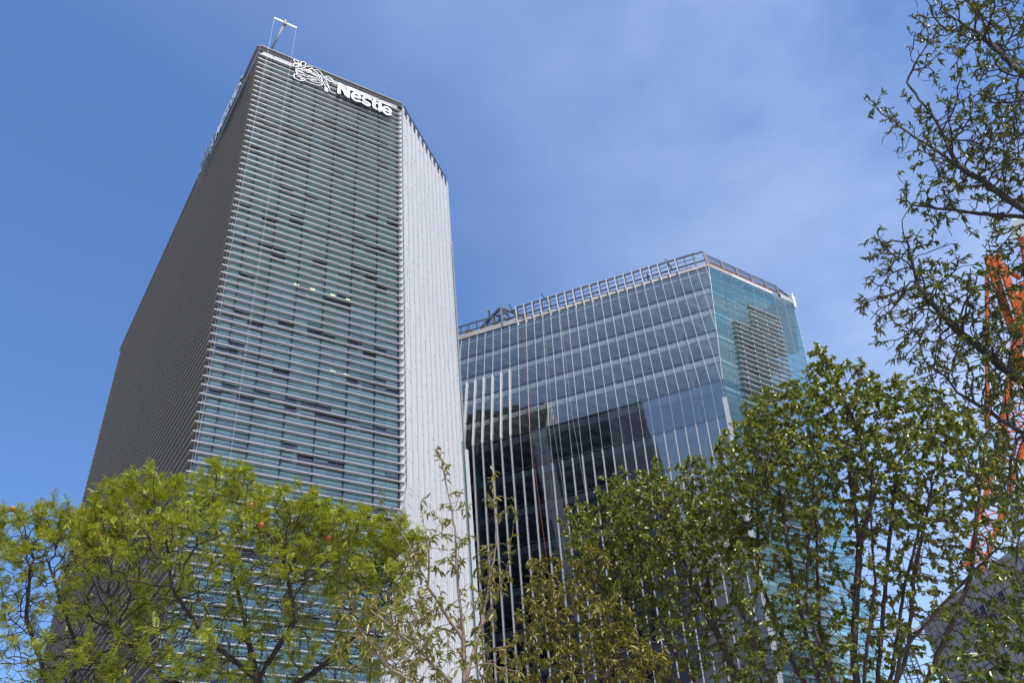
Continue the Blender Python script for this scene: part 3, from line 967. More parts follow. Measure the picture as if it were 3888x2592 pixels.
# 0 pelvis 1 waist 2 chest 3 neck 4 head 5-7 left arm 8-10 right arm 11-13 left leg 14-16 right leg
E_ = [(0,1),(1,2),(2,3),(3,4),(2,5),(5,6),(6,7),(2,8),(8,9),(9,10),(0,11),(11,12),(12,13),(13,17),(0,14),(14,15),(15,16),(16,18)]
bent = [((0,0,.90),.13),((.05,0,1.08),.13),((-.08,0,1.36),.15),((-.22,0,1.46),.07),((-.30,0,1.52),.085),
        ((-.02,.20,1.38),.065),((.16,.24,1.18),.05),((.05,.20,1.00),.04),((-.02,-.20,1.38),.065),((.18,-.24,1.20),.05),((.08,-.20,1.02),.04),
        ((.0,.10,.84),.10),((.0,.12,.46),.075),((.03,.12,.08),.05),((0,-.10,.84),.10),((-.05,-.12,.46),.075),((-.02,-.12,.08),.05),((-.14,.13,.04),.045),((-.18,-.13,.04),.045)]
stand = [((0,0,.92),.13),((0,0,1.10),.12),((.04,0,1.34),.15),((.08,0,1.50),.06),((.12,0,1.60),.085),
         ((.03,.20,1.38),.065),((.12,.24,1.12),.05),((.36,.18,1.12),.04),((.03,-.20,1.38),.065),((.10,-.26,1.12),.05),((.34,-.18,1.18),.04),
         ((.0,.10,.84),.10),((.06,.11,.46),.075),((0,.11,.08),.05),((0,-.10,.84),.10),((.02,-.11,.46),.075),((-.08,-.12,.08),.05),((.16,.12,.04),.045),((.08,-.13,.04),.045)]
person(cA.lerp(cB, .45) + UP*2.85, math.atan2(GU.y, GU.x) + .2, 'worker bending forward on top of the steel truss, seen against the sky', bent, E_,
       [('helmet', [(-.36,0,1.55), (-.33,0,1.64), (-.29,0,1.68)], [.12,.11,.03], 'helmet'), ('shirt', [(.04,0,1.0), (-.03,0,1.22), (-.12,0,1.42)], [.15,.17,.15], 'cloth_pale')])
person(rp_(-8.1, .5, -.45), math.atan2(GU.y, GU.x), 'worker in dark clothes standing behind the white roof posts', stand, E_,
       [('helmet', [(.11,0,1.64), (.11,0,1.72), (.11,0,1.76)], [.12,.11,.03], 'helmet')])

# ------------------------------------------------------------------ orange crane behind the trees
cr = empty('tower_crane', at_dist(2240, 1568, 66) * 1.0, 'orange lattice crane rising behind the trees with a pale box on top', 'crane')
cr.location.z = 0
def lattice(p, q, w0, w1, n, nm, mat, chord=.16, brace=.08):
    p, q = Vector(p), Vector(q)
    d = (q - p).normalized()
    a = d.cross(Vector((0.2, 1, 0.1))).normalized(); b = d.cross(a)
    def c(k, s): 
        f = k / n
        w = (w0 + (w1 - w0) * f) / 2
        sx, sy = ((-1, -1), (1, -1), (1, 1), (-1, 1))[s]
        return p.lerp(q, f) + a*w*sx + b*w*sy
    for s in range(4):
        m_ = MB(); m_.bar(c(0, s), c(n, s), chord); m_.build(nm + '_chord', mat, cr)
    m_ = MB()
    for k in range(n):
        for s in range(4):
            s2 = (s + 1) % 4
            m_.bar(c(k, s), c(k, s2), brace)
            if k % 2: m_.bar(c(k, s), c(k+1, s2), brace)
            else: m_.bar(c(k, s2), c(k+1, s), brace)
    m_.build(nm + '_bracing', mat, cr)
P_ = lambda x, y, d=66: at_dist(x, y, d)
lattice(P_(2238, 1306, 66), P_(2330, 1000, 66), 1.0, 1.6, 9, 'boom', M['orange'], .2)
lattice(P_(2330, 1000, 66), P_(2385, 640, 66), 1.6, 1.9, 9, 'boom', M['orange'], .3)
for (a, b, w) in (((2268, 590), (2330, 770), .55), ((2300, 605), (2368, 800), .55), ((2278, 590), (2330, 770), .3), ((2330, 770), (2350, 850), .45), ((2268, 590), (2345, 640), .3)):
    m_ = MB(); m_.bar(P_(*a), P_(*b, 67), w, .3); m_.build('frame_leg', M['orange'], cr)
m_ = MB(); m_.hexa([P_(2262, 588), P_(2302, 582), P_(2300, 612), P_(2266, 640)], [P_(2262, 588, 67), P_(2302, 582, 67), P_(2300, 612, 67), P_(2266, 640, 67)]); m_.build('head', M['orange'], cr)
m_ = MB(); m_.bar(P_(2267, 620), P_(2268, 985), .26); m_.build('stay', M['orange'], cr)
for x in (2300, 2322, 2345):
    m_ = MB(); m_.tube([P_(2275 + (x-2300)*.3, 590), P_(x, 900, 67)], .04, 5); m_.build('rope', M['rope_red'], cr)
bx = MB()
bx.hexa([P_(2322, 548), P_(2360, 540), P_(2360, 548, 70), P_(2326, 552, 70)], [P_(2324, 506), P_(2362, 496), P_(2362, 500, 70), P_(2330, 502, 70)])
bx.build('ballast_box', M['cranewhite'], cr)
m_ = MB(); m_.bar(P_(2345, 545, 67), P_(2372, 700, 67), .3); m_.build('frame_leg', M['orange'], cr)

# small grey lattice mast
lm_ = empty('light_mast', at_dist(2068, 1568, 95), 'thin grey green lattice mast with a flat head beside the pale building', 'mast')
lm_.location.z = 0
m_ = MB()
top_m = at_dist(2062, 1455, 95)
bot_m = Vector((top_m.x, top_m.y, 0))
for sx, sy in ((-1, -1), (1, -1), (1, 1), (-1, 1)):
    m_.bar(bot_m + Vector((sx*.7, sy*.7, 0)), top_m + Vector((sx*.6, sy*.6, 0)), .12)
zz = 14.0
while zz < top_m.z:
    c = Vector((top_m.x, top_m.y, zz))
    for s in (-.65, .65):
        m_.bar(c + Vector((-.65, s, 0)), c + Vector((.65, s, 1.3)), .08); m_.bar(c + Vector((s, -.65, 0)), c + Vector((s, .65, 1.3)), .08)
        m_.bar(c + Vector((-.65, s, 0)), c + Vector((.65, s, 0)), .08)
    zz += 1.3
m_.build('lattice', M['bluesteel'], lm_)
m_ = MB(); m_.bar(top_m + Vector((-1.6, 0, .5)), top_m + Vector((2.4, 0, .1)), .5, .4); m_.bar(top_m + Vector((1.9, 0, .1)), top_m + Vector((2.5, 0, -.9)), .5); m_.build('head', M['clad'], lm_)

# pale clad building at the lower right
A_ = at_dist(2120, 1440, 92); B_ = at_dist(2400, 1350, 78)
pb = empty('pale_building', (A_.x, A_.y, 0), 'pale grey panelled building with a few dark windows, low on the right', 'building')
zt_ = A_.z
dv_ = Vector((B_.x - A_.x, B_.y - A_.y, 0)); dl = dv_.length; dv_.normalize()
dn_ = Vector((dv_.y, -dv_.x, 0))
A0 = Vector((A_.x, A_.y, 0))
w_ = MB()
L_ = dl + 25
w_.hexa([A0, A0 + dv_*L_, A0 + dv_*L_ - dn_*18, A0 - dn_*18], [A0 + UP*zt_, A0 + dv_*L_ + UP*zt_, A0 + dv_*L_ - dn_*18 + UP*zt_, A0 - dn_*18 + UP*zt_])
w_.build('wall', M['clad'], pb)
j_ = MB()
x = 1.0
while x < L_:
    j_.bar(A0 + dv_*x + dn_*.02, A0 + dv_*x + dn_*.02 + UP*zt_, .05); x += 1.1
z = 1.0
while z < zt_:
    j_.bar(A0 + dn_*.02 + UP*z, A0 + dv_*L_ + dn_*.02 + UP*z, .06); z += 2.1
j_.build('panel_joints', M['bluesteel'], pb)
r_ = MB(); r_.hexa([A0 + dn_*.2 + UP*zt_, A0 + dv_*L_ + dn_*.2 + UP*zt_, A0 + dv_*L_ - dn_*18 + UP*zt_, A0 - dn_*18 + UP*zt_],
                   [A0 + dn_*.2 + UP*(zt_+.5), A0 + dv_*L_ + dn_*.2 + UP*(zt_+.5), A0 + dv_*L_ - dn_*18 + UP*(zt_+.5), A0 - dn_*18 + UP*(zt_+.5)])
r_.build('roof', M['clad'], pb)
for (x0, x1, z0, z1) in ((8, 13, 1.6, 3.4), (15, 18, 1.2, 3.2), (5, 7.4, 7.2, 9.0), (14, 19, 7.0, 9.2), (20, 26, 2.0, 4.0), (21, 26, 8, 10)):
    f_ = MB()
    a = A0 + dv_*x0 + dn_*.08 + UP*(zt_ - z1)
    f_.hexa([a, a + dv_*(x1-x0), a + dv_*(x1-x0) - dn_*.06, a - dn_*.06], [p + UP*(z1-z0) for p in (a, a + dv_*(x1-x0), a + dv_*(x1-x0) - dn_*.06, a - dn_*.06)])
    wn_ = f_.build('window', principled('dark window', (.05, .055, .075), .15), pb)
    s_ = MB()
    n_ = max(2, int((x1-x0)/.9))
    for k in range(n_ + 1):
        q = a + dv_*((x1-x0)*k/n_) + dn_*.03
        s_.bar(q, q + UP*(z1-z0), .06)
    q = a + dn_*.03 + UP*((z1-z0)*.5)
    s_.bar(q, q + dv_*(x1-x0), .05)
    s_.build('sash', M['alu'], wn_)

# ------------------------------------------------------------------ dark office slab across the street, behind the viewer: the glass building mirrors it
os_ = empty('office_slab', (-107, -112, 0), 'dark office slab across the street, seen only as the black reflection in the glass building', 'office building')
m_ = MB()
m_.hexa([(-190, -92, 0), (-64, -92, 0), (-64, -132, 0), (-190, -132, 0)], [(-190, -92, 112), (-64, -92, 112), (-64, -132, 112), (-190, -132, 112)])
m_.build('wall', M['core'], os_)
for k in range(24):
    m_ = MB()
    m_.hexa([(-189, -91.9, 6 + k*4.3), (-65, -91.9, 6 + k*4.3), (-65, -91.98, 6 + k*4.3), (-189, -91.98, 6 + k*4.3)],
            [(-189, -91.9, 8.4 + k*4.3), (-65, -91.9, 8.4 + k*4.3), (-65, -91.98, 8.4 + k*4.3), (-189, -91.98, 8.4 + k*4.3)])
    m_.build('window_band', M['dark'], os_)

# ------------------------------------------------------------------ trees
def grow(seed, stems, clumps, step=.22, kill=.30, jit=.25, iters=260, bias=.0, mult=1.0):
    """space colonisation: limbs reach out towards points scattered through the crown clumps"""
    r = np.random.default_rng(seed)
    pts = []
    for (x, y, dist, rx, ry, rz, n) in clumps:
        n = int(n * mult)
        c = np.array(at_dist(x, y, dist))
        d = np.array(ray(x, y)); rng_ = dist / math.hypot(d[0], d[1])
        mx_, mz_ = rx / 1938 * rng_, rz / 1938 * rng_
        v = r.normal(size=(n, 3)); v /= np.linalg.norm(v, axis=1)[:, None]
        v *= (r.random(n) ** .40)[:, None]
        hx = np.array([d[1], -d[0], 0]) / math.hypot(d[0], d[1]); hy = np.array([d[0], d[1], 0]) / math.hypot(d[0], d[1])
        pts.append(c + v[:, :1]*mx_*hx + v[:, 1:2]*ry*hy + v[:, 2:]*mz_*np.array([0, 0, 1.0]))
    A = np.concatenate(pts)
    nodes, par = [], []
    for st in stems:
        st = [np.array(p, float) for p in st]
        prev = -1
        start = st[0]
        if nodes:
            dd = [np.linalg.norm(n_ - start) for n_ in nodes]
            prev = int(np.argmin(dd))
        for a, b in zip(st[:-1], st[1:]):
            k = max(1, int(np.linalg.norm(b - a) / step))
            for i in range(1 if prev >= 0 else 0, k + 1):
                if i == 0 or True:
                    p = a + (b - a) * (i / k) + r.normal(size=3) * .005
                    nodes.append(p); par.append(prev); prev = len(nodes) - 1
    N = np.array(nodes)
    near = np.full(len(A), 1e9); nid = np.zeros(len(A), int)
    for i in range(0, len(N)):
        d = np.linalg.norm(A - N[i], axis=1); m = d < near
        near[m] = d[m]; nid[m] = i
    alive = near > kill
    grown = {}
    nodes = list(N)
    for it in range(iters):
        idx = np.nonzero(alive)[0]
        if len(idx) == 0: break
        dirs = A[idx] - np.array(nodes)[nid[idx]]
        dirs /= np.linalg.norm(dirs, axis=1)[:, None] + 1e-9
        un, inv = np.unique(nid[idx], return_inverse=True)
        acc = np.zeros((len(un), 3)); np.add.at(acc, inv, dirs)
        new = []
        for u_, a_ in zip(un, acc):
            g_ = grown.get(u_, 0)
            if g_ > 4: continue
            a_ = a_ / (np.linalg.norm(a_) + 1e-9)
            p_ = par[u_]
            if p_ >= 0:
                pd = nodes[u_] - nodes[p_]; pd /= np.linalg.norm(pd) + 1e-9
                a_ = a_ + pd * .35
            a_ = a_ + r.normal(size=3) * jit + np.array([0, 0, bias])
            a_ /= np.linalg.norm(a_) + 1e-9
            new.append((u_, nodes[u_] + a_ * step)); grown[u_] = g_ + 1
        if not new: break
        base = len(nodes)
        for u_, p_ in new:
            nodes.append(p_); par.append(u_)
        NP = np.array([p for _, p in new])
        dm = np.linalg.norm(A[idx][:, None, :] - NP[None], axis=2)
        j = dm.argmin(1); dmin = dm[np.arange(len(idx)), j]
        m = dmin < near[idx]
        near[idx[m]] = dmin[m]; nid[idx[m]] = base + j[m]
        alive = near > kill
    return np.array(nodes), np.array(par)

def radii(N, par, tip, power, rmax):
    n = len(N)
    acc = np.zeros(n); r = np.zeros(n); kids = np.zeros(n, int)
    for i in range(n - 1, -1, -1):
        r[i] = tip if acc[i] == 0 else acc[i] ** (1 / power)
        r[i] = min(r[i], rmax)
        if par[i] >= 0:
            acc[par[i]] += r[i] ** power; kids[par[i]] += 1
    return r, kids

def branch_mesh(name, N, par, r, mat, parent, sides=5):
    e = np.nonzero(par >= 0)[0]
    P0, P1 = N[par[e]], N[e]
    d1 = P1 - P0; d1 /= np.linalg.norm(d1, axis=1)[:, None] + 1e-9
    D = np.zeros_like(N); D[e] = d1
    roots = np.nonzero(par < 0)[0]
    for q in roots: D[q] = (0, 0, 1)
    dpar = D[par[e]]
    rp0, r1 = r[par[e]], r[e]
    main = r1 > .55 * rp0
    d0 = np.where(main[:, None], dpar, d1)
    r0 = np.where(main, rp0, np.minimum(rp0, r1 * 1.35))
    def frame(d):
        ref = np.tile(np.array([.31, .9, .2]), (len(d), 1))
        ref[np.abs((d * np.array([.31, .9, .2]) / .97).sum(1)) > .93] = (1, 0, .1)
        a = np.cross(d, ref); a /= np.linalg.norm(a, axis=1)[:, None] + 1e-9
        return a, np.cross(d, a)
    a0, b0 = frame(d0); a1, b1 = frame(d1)
    a0_, b0_ = frame(d0)
    ang = 2 * math.pi * np.arange(sides) / sides
    c, s = np.cos(ang)[None, :, None], np.sin(ang)[None, :, None]
    V0 = P0[:, None] + (a0[:, None] * c + b0[:, None] * s) * r0[:, None, None]
    V1 = P1[:, None] + (a1[:, None] * c + b1[:, None] * s) * r1[:, None, None]
    V = np.concatenate([V0, V1], 1).reshape(-1, 3)
    k = np.arange(sides); k2 = (k + 1) % sides
    q = np.stack([k, k2, sides + k2, sides + k], 1)
    F = (np.arange(len(e))[:, None, None] * 2 * sides + q[None]).reshape(-1, 4)
    me = mesh_np(name, V, F)
    return link_mesh(name, me, mat, parent, True)

def mesh_np(name, V, F):
    me = bpy.data.meshes.new(name)
    nv, nf, k = len(V), len(F), F.shape[1]
    me.vertices.add(nv); me.vertices.foreach_set('co', V.astype(np.float32).ravel())
    me.loops.add(nf * k); me.loops.foreach_set('vertex_index', F.astype(np.int32).ravel())
    me.polygons.add(nf); me.polygons.foreach_set('loop_start', np.arange(0, nf*k, k, dtype=np.int32))
    me.update(calc_edges=True)
    return me

def leaf_template(kind):
    """leaf along +Y from the origin, face up +Z, unit length"""
    if kind == 'ovate':
        w = .27
        v = [(0,0,0),(w,.28,.08),(w*.8,.66,.04),(0,1,-.14),(-w*.8,.66,.04),(-w,.28,.08)]
        f = [(0,1,2,3),(0,3,4,5)]
    elif kind == 'lance':
        w = .14
        v = [(0,0,0),(w,.30,.06),(w*.8,.62,.0),(0,1,-.26),(-w*.8,.62,.0),(-w,.30,.06)]
        f = [(0,1,2,3),(0,3,4,5)]
    else:
        v, f = [], []
        n = 5
        for i in range(n):
            y = .12 + .80 * i / (n - 1)
            ln = .36 * (1 - .55 * abs(i / (n-1) - .4))
            z = -.22 * y * y
            for sgn in (-1, 1):
                b = len(v)
                v += [(0, y - .05, z), (sgn*ln*.55, y - .02, z - .03), (sgn*ln, y + .12, z - .09), (sgn*ln*.5, y + .12, z - .03)]
                f.append((b, b+1, b+2, b+3) if sgn > 0 else (b+3, b+2, b+1, b))
        b = len(v)
        v += [(0, .9, -.2), (.04, .97, -.24), (0, 1.1, -.3), (-.04, .97, -.24)]
        f.append((b, b+1, b+2, b+3))
    return np.array(v, float), np.array(f, int)

def leaf_mesh(name, kind, pos, dirs, size, r, mat, parent, upjit=.6):
    T, F = leaf_template(kind)
    n = len(pos)
    y = dirs / (np.linalg.norm(dirs, axis=1)[:, None] + 1e-9)
    up = np.tile(np.array([0, 0, 1.0]), (n, 1)) + r.normal(size=(n, 3)) * upjit
    x = np.cross(y, up); x /= np.linalg.norm(x, axis=1)[:, None] + 1e-9
    z = np.cross(x, y)
    s = size[:, None, None]
    V = pos[:, None] + (T[None, :, 0:1] * x[:, None] + T[None, :, 1:2] * y[:, None] + T[None, :, 2:3] * z[:, None]) * s
    FF = (np.arange(n)[:, None, None] * len(T) + F[None]).reshape(-1, 4)
    return link_mesh(name, mesh_np(name, V.reshape(-1, 3), FF), mat, parent)

def tree(seed, label, stems, clumps, bark, leafmat, kind, size, per, group=None, name='tree', rleaf=.02, tip=.006, power=2.3, rmax=.3,
         step=.22, kill=.3, jit=.25, droop=.3, spread=1.0, sizevar=.35, bias=0., prob=1.0, upjit=.6, skin=None, mult=1.0):
    base = stems[0][0]
    root = empty(name, Vector(base), label, 'tree', group)
    N, par = grow(seed, stems, clumps, step, kill, jit, bias=bias, mult=mult)
    r, kids = radii(N, par, tip, power, rmax)
    branch_mesh('trunk', N, par, r, bark, root)
    rg = np.random.default_rng(seed + 1)
    D = np.zeros_like(N); e = par >= 0
    D[e] = N[e] - N[par[e]]
    D /= np.linalg.norm(D, axis=1)[:, None] + 1e-9
    cand = np.nonzero((r < rleaf) & e)[0]
    w = np.where(kids[cand] == 0, 1.0, .55)
    if skin:
        # leaves sit towards the light: few of them deep below the crown's upper surface
        cell = np.floor(N[:, :2] / .45).astype(int)
        topz = {}
        for c_, z_ in zip(map(tuple, cell), N[:, 2]):
            topz[c_] = max(topz.get(c_, -1e9), z_)
        def nb(c_):
            return max(topz.get((c_[0]+a, c_[1]+b), -1e9) for a in (-1, 0, 1) for b in (-1, 0, 1))
        dz = np.array([nb(tuple(c_)) for c_ in cell[cand]]) - N[cand][:, 2]
        w = w * np.clip(np.exp(-np.maximum(dz - skin[0], 0) / skin[1]), skin[2], 1)
    cand = cand[rg.random(len(cand)) < w * prob]
    rep = np.repeat(cand, per)
    pos = N[rep] - D[rep] * (rg.random(len(rep)) * step)[:, None]
    dirs = D[rep] * .7 + rg.normal(size=(len(rep), 3)) * spread * .6 + np.array([0, 0, -droop])
    sz = size * (1 + (rg.random(len(rep)) - .5) * 2 * sizevar)
    leaf_mesh('foliage', kind, pos, dirs, sz, rg, leafmat, root, upjit)
    return root, N, par, r, kids

bark_dark = principled('dark brown bark', (0.050, 0.036, 0.028), .85, 0, .45, 6, bump=.5)
bark_red = principled('red brown bark', (0.085, 0.055, 0.042), .8, 0, .4, 5, bump=.5)
bark_pale = principled('pale tan bark', (0.26, 0.19, 0.14), .8, 0, .35, 5, bump=.4)
lf_jac = island_mat('feathery yellow green leaf', [(.22, .265, .02), (.34, .38, .026), (.45, .46, .032), (.11, .16, .015)], .5, (.26, (1.05, 1.0, .45)))
lf_olive = island_mat('olive brown leaf', [(.19, .175, .022), (.28, .24, .03), (.15, .165, .022), (.38, .33, .07), (.13, .155, .02)], .36, (.25, (1, .9, .4)))
lf_green = island_mat('glossy green leaf', [(.12, .155, .024), (.19, .22, .03), (.27, .285, .045), (.13, .17, .026), (.36, .35, .085)], .33, (.30, (1.1, 1.05, .35)), .75)
lf_long = island_mat('long dark green leaf', [(.05, .075, .014), (.09, .115, .016), (.20, .20, .025), (.07, .10, .015)], .32, (.25, (1, 1, .4)), .5)

def g0(x, dist):
    """ground point under an image column at a given distance"""
    p = at_dist(x, 1568, dist); return Vector((p.x, p.y, 0))
def up_to(x, y, dist): return at_dist(x, y, dist)

JA = 'feathery leaved trees on the left'
t1 = tree(11, 'broad feathery tree with yellow green crown and dark twisting limbs before the tower',
     [[g0(640, 15), up_to(625, 1720, 15), up_to(590, 1560, 15)],
      [up_to(590, 1560, 15), up_to(470, 1460, 14.4), up_to(400, 1360, 14)],
      [up_to(610, 1620, 15), up_to(780, 1500, 15.5), up_to(880, 1380, 15.2)],
      [up_to(590, 1560, 15), up_to(680, 1420, 14.2), up_to(655, 1300, 14)],
      [up_to(590, 1560, 15), up_to(560, 1420, 16.2), up_to(520, 1240, 15.6)],
      [up_to(610, 1640, 15), up_to(380, 1560, 15.6), up_to(260, 1440, 15.4)]],
     [(515, 1118, 15.6, 78, .9, 40, 90), (445, 1180, 15.4, 50, .8, 40, 50), (330, 1185, 15, 110, 1.6, 40, 150), (230, 1215, 15.5, 55, 1.4, 50, 80),
      (640, 1225, 14.6, 110, 1.7, 60, 210), (720, 1190, 14.6, 50, 1.0, 30, 60), (790, 1265, 15, 110, 1.7, 66, 240), (905, 1270, 15.2, 70, 1.4, 60, 190),
      (450, 1300, 14.6, 180, 2.2, 75, 260), (300, 1330, 15, 140, 2.0, 80, 190), (690, 1370, 14.6, 160, 2.1, 70, 210), (880, 1380, 15.2, 95, 1.6, 70, 200),
      (530, 1440, 15, 220, 2.2, 55, 110), (260, 1450, 15.4, 120, 1.6, 60, 70), (760, 1470, 15.4, 130, 1.6, 45, 70), (930, 1420, 15.4, 60, 1.0, 60, 130), (420, 1530, 14.6, 150, 1.6, 50, 190), (640, 1530, 15.2, 150, 1.6, 40, 150), (230, 1530, 15, 110, 1.4, 45, 190), (850, 1530, 15.3, 110, 1.3, 40, 110)],
     bark_dark, lf_jac, 'frond', .145, 13, JA, 'feathery_tree', rleaf=.0062, tip=.0048, power=2.55, rmax=.085, step=.14, kill=.16, jit=.45, droop=-.12, spread=1.2, upjit=.22, mult=4.0, prob=.9, skin=(.38, .9, .24))
t2 = tree(12, 'feathery tree cut by the left edge of the photo, thinner crown against the sky',
     [[g0(150, 17), up_to(140, 1700, 17), up_to(100, 1540, 17)],
      [up_to(100, 1540, 17), up_to(60, 1420, 17), up_to(70, 1300, 17)],
      [up_to(140, 1700, 17), up_to(180, 1500, 16.4), up_to(110, 1290, 16.6)]],
     [(75, 1235, 17, 60, 1.2, 50, 80), (135, 1190, 17, 45, .8, 34, 40), (15, 1210, 17, 30, 1, 30, 30), (40, 1320, 17, 60, 1.4, 50, 70), (165, 1290, 16.6, 60, 1.3, 60, 80),
      (30, 1420, 17, 60, 1.4, 50, 60), (130, 1400, 17, 80, 1.4, 60, 60), (60, 1520, 16, 90, 1.2, 45, 120), (170, 1545, 15.6, 90, 1.0, 35, 110)],
     bark_dark, lf_jac, 'frond', .145, 13, JA, 'feathery_tree', rleaf=.0064, tip=.005, power=2.5, rmax=.085, step=.14, kill=.16, jit=.45, droop=-.12, spread=1.2, upjit=.22, mult=3.6, prob=.9, skin=(.38, .9, .24))

# orange seed pods among the feathery leaves
pod_mat = principled('orange seed pod', (.45, .14, .04), .6, 0, .2, 3)
rg = np.random.default_rng(5)
for (root_, N_, par_, r_, kids_), n_ in ((t1, 14), (t2, 5)):
    tips = np.nonzero(kids_ == 0)[0]
    tips = tips[N_[tips][:, 2] > np.quantile(N_[tips][:, 2], .55)]
    for i in rg.choice(tips, n_, replace=False):
        p = Vector(N_[i])
        m_ = MB()
        m_.tube([p, p + Vector((.01, 0, -.03)), p + Vector((.015, .0, -.08)), p + Vector((.01, 0, -.115))], [.012, .05, .055, .015], 7)
        m_.build('seed_pod', pod_mat, root_, True)

tree(21, 'thin olive leaved tree with bare upright shoots in front of the pale ribbed wall',
     [[g0(1072, 11), up_to(1068, 1640, 11), up_to(1065, 1470, 11), up_to(1050, 1330, 11), up_to(1045, 1210, 11), up_to(1012, 1050, 11)],
      [up_to(1068, 1560, 11), up_to(1110, 1420, 11.2), up_to(1140, 1250, 11.2), up_to(1132, 1090, 11.2)],
      [up_to(1065, 1470, 11), up_to(985, 1350, 10.8), up_to(930, 1230, 10.8), up_to(868, 1150, 10.8)],
      [up_to(1110, 1440, 11.2), up_to(1165, 1300, 11), up_to(1186, 1170, 11)],
      [up_to(1068, 1600, 11), up_to(950, 1480, 10.6), up_to(850, 1400, 10.6)],
      [up_to(985, 1350, 10.8), up_to(985, 1260, 10.6), up_to(965, 1160, 10.6)],
      [up_to(1068, 1620, 11), up_to(900, 1540, 10.2), up_to(790, 1400, 10.4)]],
     [(1008, 1040, 11, 20, .3, 26, 14), (1028, 1085, 11, 26, .3, 20, 14), (1015, 1190, 11, 38, .5, 30, 30), (1065, 1160, 11, 22, .4, 40, 18), (1132, 1085, 11.2, 24, .3, 22, 12),
      (1145, 1160, 11.2, 38, .4, 26, 20), (870, 1145, 10.8, 26, .3, 16, 12), (915, 1190, 10.8, 26, .3, 16, 10), (965, 1290, 10.8, 42, .6, 50, 50), (1040, 1270, 11, 40, .6, 50, 55),
      (1112, 1290, 11.2, 40, .6, 44, 45), (1150, 1330, 11, 34, .5, 44, 34), (895, 1400, 10.6, 90, .9, 46, 110), (985, 1420, 10.8, 66, .8, 62, 130), (1095, 1400, 11, 60, .8, 60, 90),
      (845, 1470, 10.4, 95, .9, 60, 130), (960, 1510, 10.6, 95, .9, 55, 170), (1120, 1520, 11, 80, .8, 46, 90), (800, 1390, 10.4, 50, .6, 30, 40)],
     bark_pale, lf_olive, 'lance', .10, 4, 'olive brown leaved trees', 'slender_tree', rleaf=.008, tip=.004, power=2.15, rmax=.10, step=.12, kill=.15, jit=.25, droop=.55, spread=1.0, mult=1.7)

tree(22, 'bushy olive leaved tree at the left end of the green trees',
     [[g0(1360, 12.5), up_to(1350, 1680, 12.5), up_to(1300, 1520, 12.5), up_to(1260, 1400, 12.5)], [up_to(1350, 1640, 12.5), up_to(1420, 1500, 12.3), up_to(1380, 1360, 12.3)],
      [up_to(1350, 1680, 12.5), up_to(1240, 1560, 12.3), up_to(1210, 1470, 12.2)]],
     [(1235, 1315, 12.4, 40, .6, 28, 40), (1275, 1380, 12.4, 80, 1.0, 50, 150), (1345, 1310, 12.4, 76, 1.0, 40, 110), (1255, 1455, 12.4, 80, 1.0, 60, 170), (1355, 1440, 12.4, 105, 1.1, 66, 240),
      (1300, 1535, 12.4, 140, 1.1, 50, 240), (1450, 1530, 12.4, 90, 1.0, 50, 150)],
     bark_red, lf_olive, 'lance', .09, 11, 'olive brown leaved trees', 'slender_tree', rleaf=.009, tip=.0045, power=2.3, rmax=.12, step=.12, kill=.15, jit=.25, droop=.5, mult=2.0)

GR = 'glossy green trees on the right'
tree(31, 'glossy green tree hiding the lower front of the glass building',
     [[g0(1800, 13.5), up_to(1790, 1750, 13.5), up_to(1700, 1560, 13.5), up_to(1600, 1380, 13.5)],
      [up_to(1790, 1750, 13.5), up_to(1600, 1570, 13.2), up_to(1480, 1400, 13.2)],
      [up_to(1790, 1750, 13.5), up_to(1740, 1520, 13.6), up_to(1680, 1330, 13.6)],
      [up_to(1640, 1620, 13.4), up_to(1500, 1520, 13.2), up_to(1380, 1340, 13.2)],
      [up_to(1790, 1750, 13.5), up_to(1660, 1480, 13.0), up_to(1560, 1260, 13.0), up_to(1520, 1160, 13.2)],
      [up_to(1790, 1750, 13.5), up_to(1560, 1600, 13.7), up_to(1430, 1440, 13.7), up_to(1400, 1260, 13.5)],
      [up_to(1700, 1600, 13.5), up_to(1640, 1420, 13.8), up_to(1610, 1240, 13.8)]],
     [(1330, 1195, 13.2, 46, .8, 36, 70), (1425, 1150, 13.2, 60, 1.0, 46, 110), (1510, 1125, 13.4, 60, 1.0, 50, 120), (1500, 1215, 13.2, 125, 1.5, 60, 300), (1605, 1120, 13.5, 60, 1.0, 66, 140),
      (1410, 1265, 13.2, 120, 1.4, 52, 260), (1550, 1300, 13.2, 135, 1.6, 72, 340), (1655, 1235, 13.6, 80, 1.3, 80, 230), (1460, 1380, 13.2, 130, 1.4, 62, 260), (1620, 1440, 13.4, 120, 1.4, 70, 200), (1500, 1500, 13.2, 130, 1.3, 60, 180), (1680, 1540, 13.4, 120, 1.3, 50, 140), (1390, 1440, 13.2, 80, 1.0, 60, 90)],
     bark_red, lf_green, 'ovate', .070, 14, GR, 'glossy_tree', rleaf=.0085, tip=.0042, power=2.5, rmax=.07, step=.115, kill=.135, jit=.28, droop=.45, spread=1.1, mult=3.2, skin=(1.1, 2.4, .35))
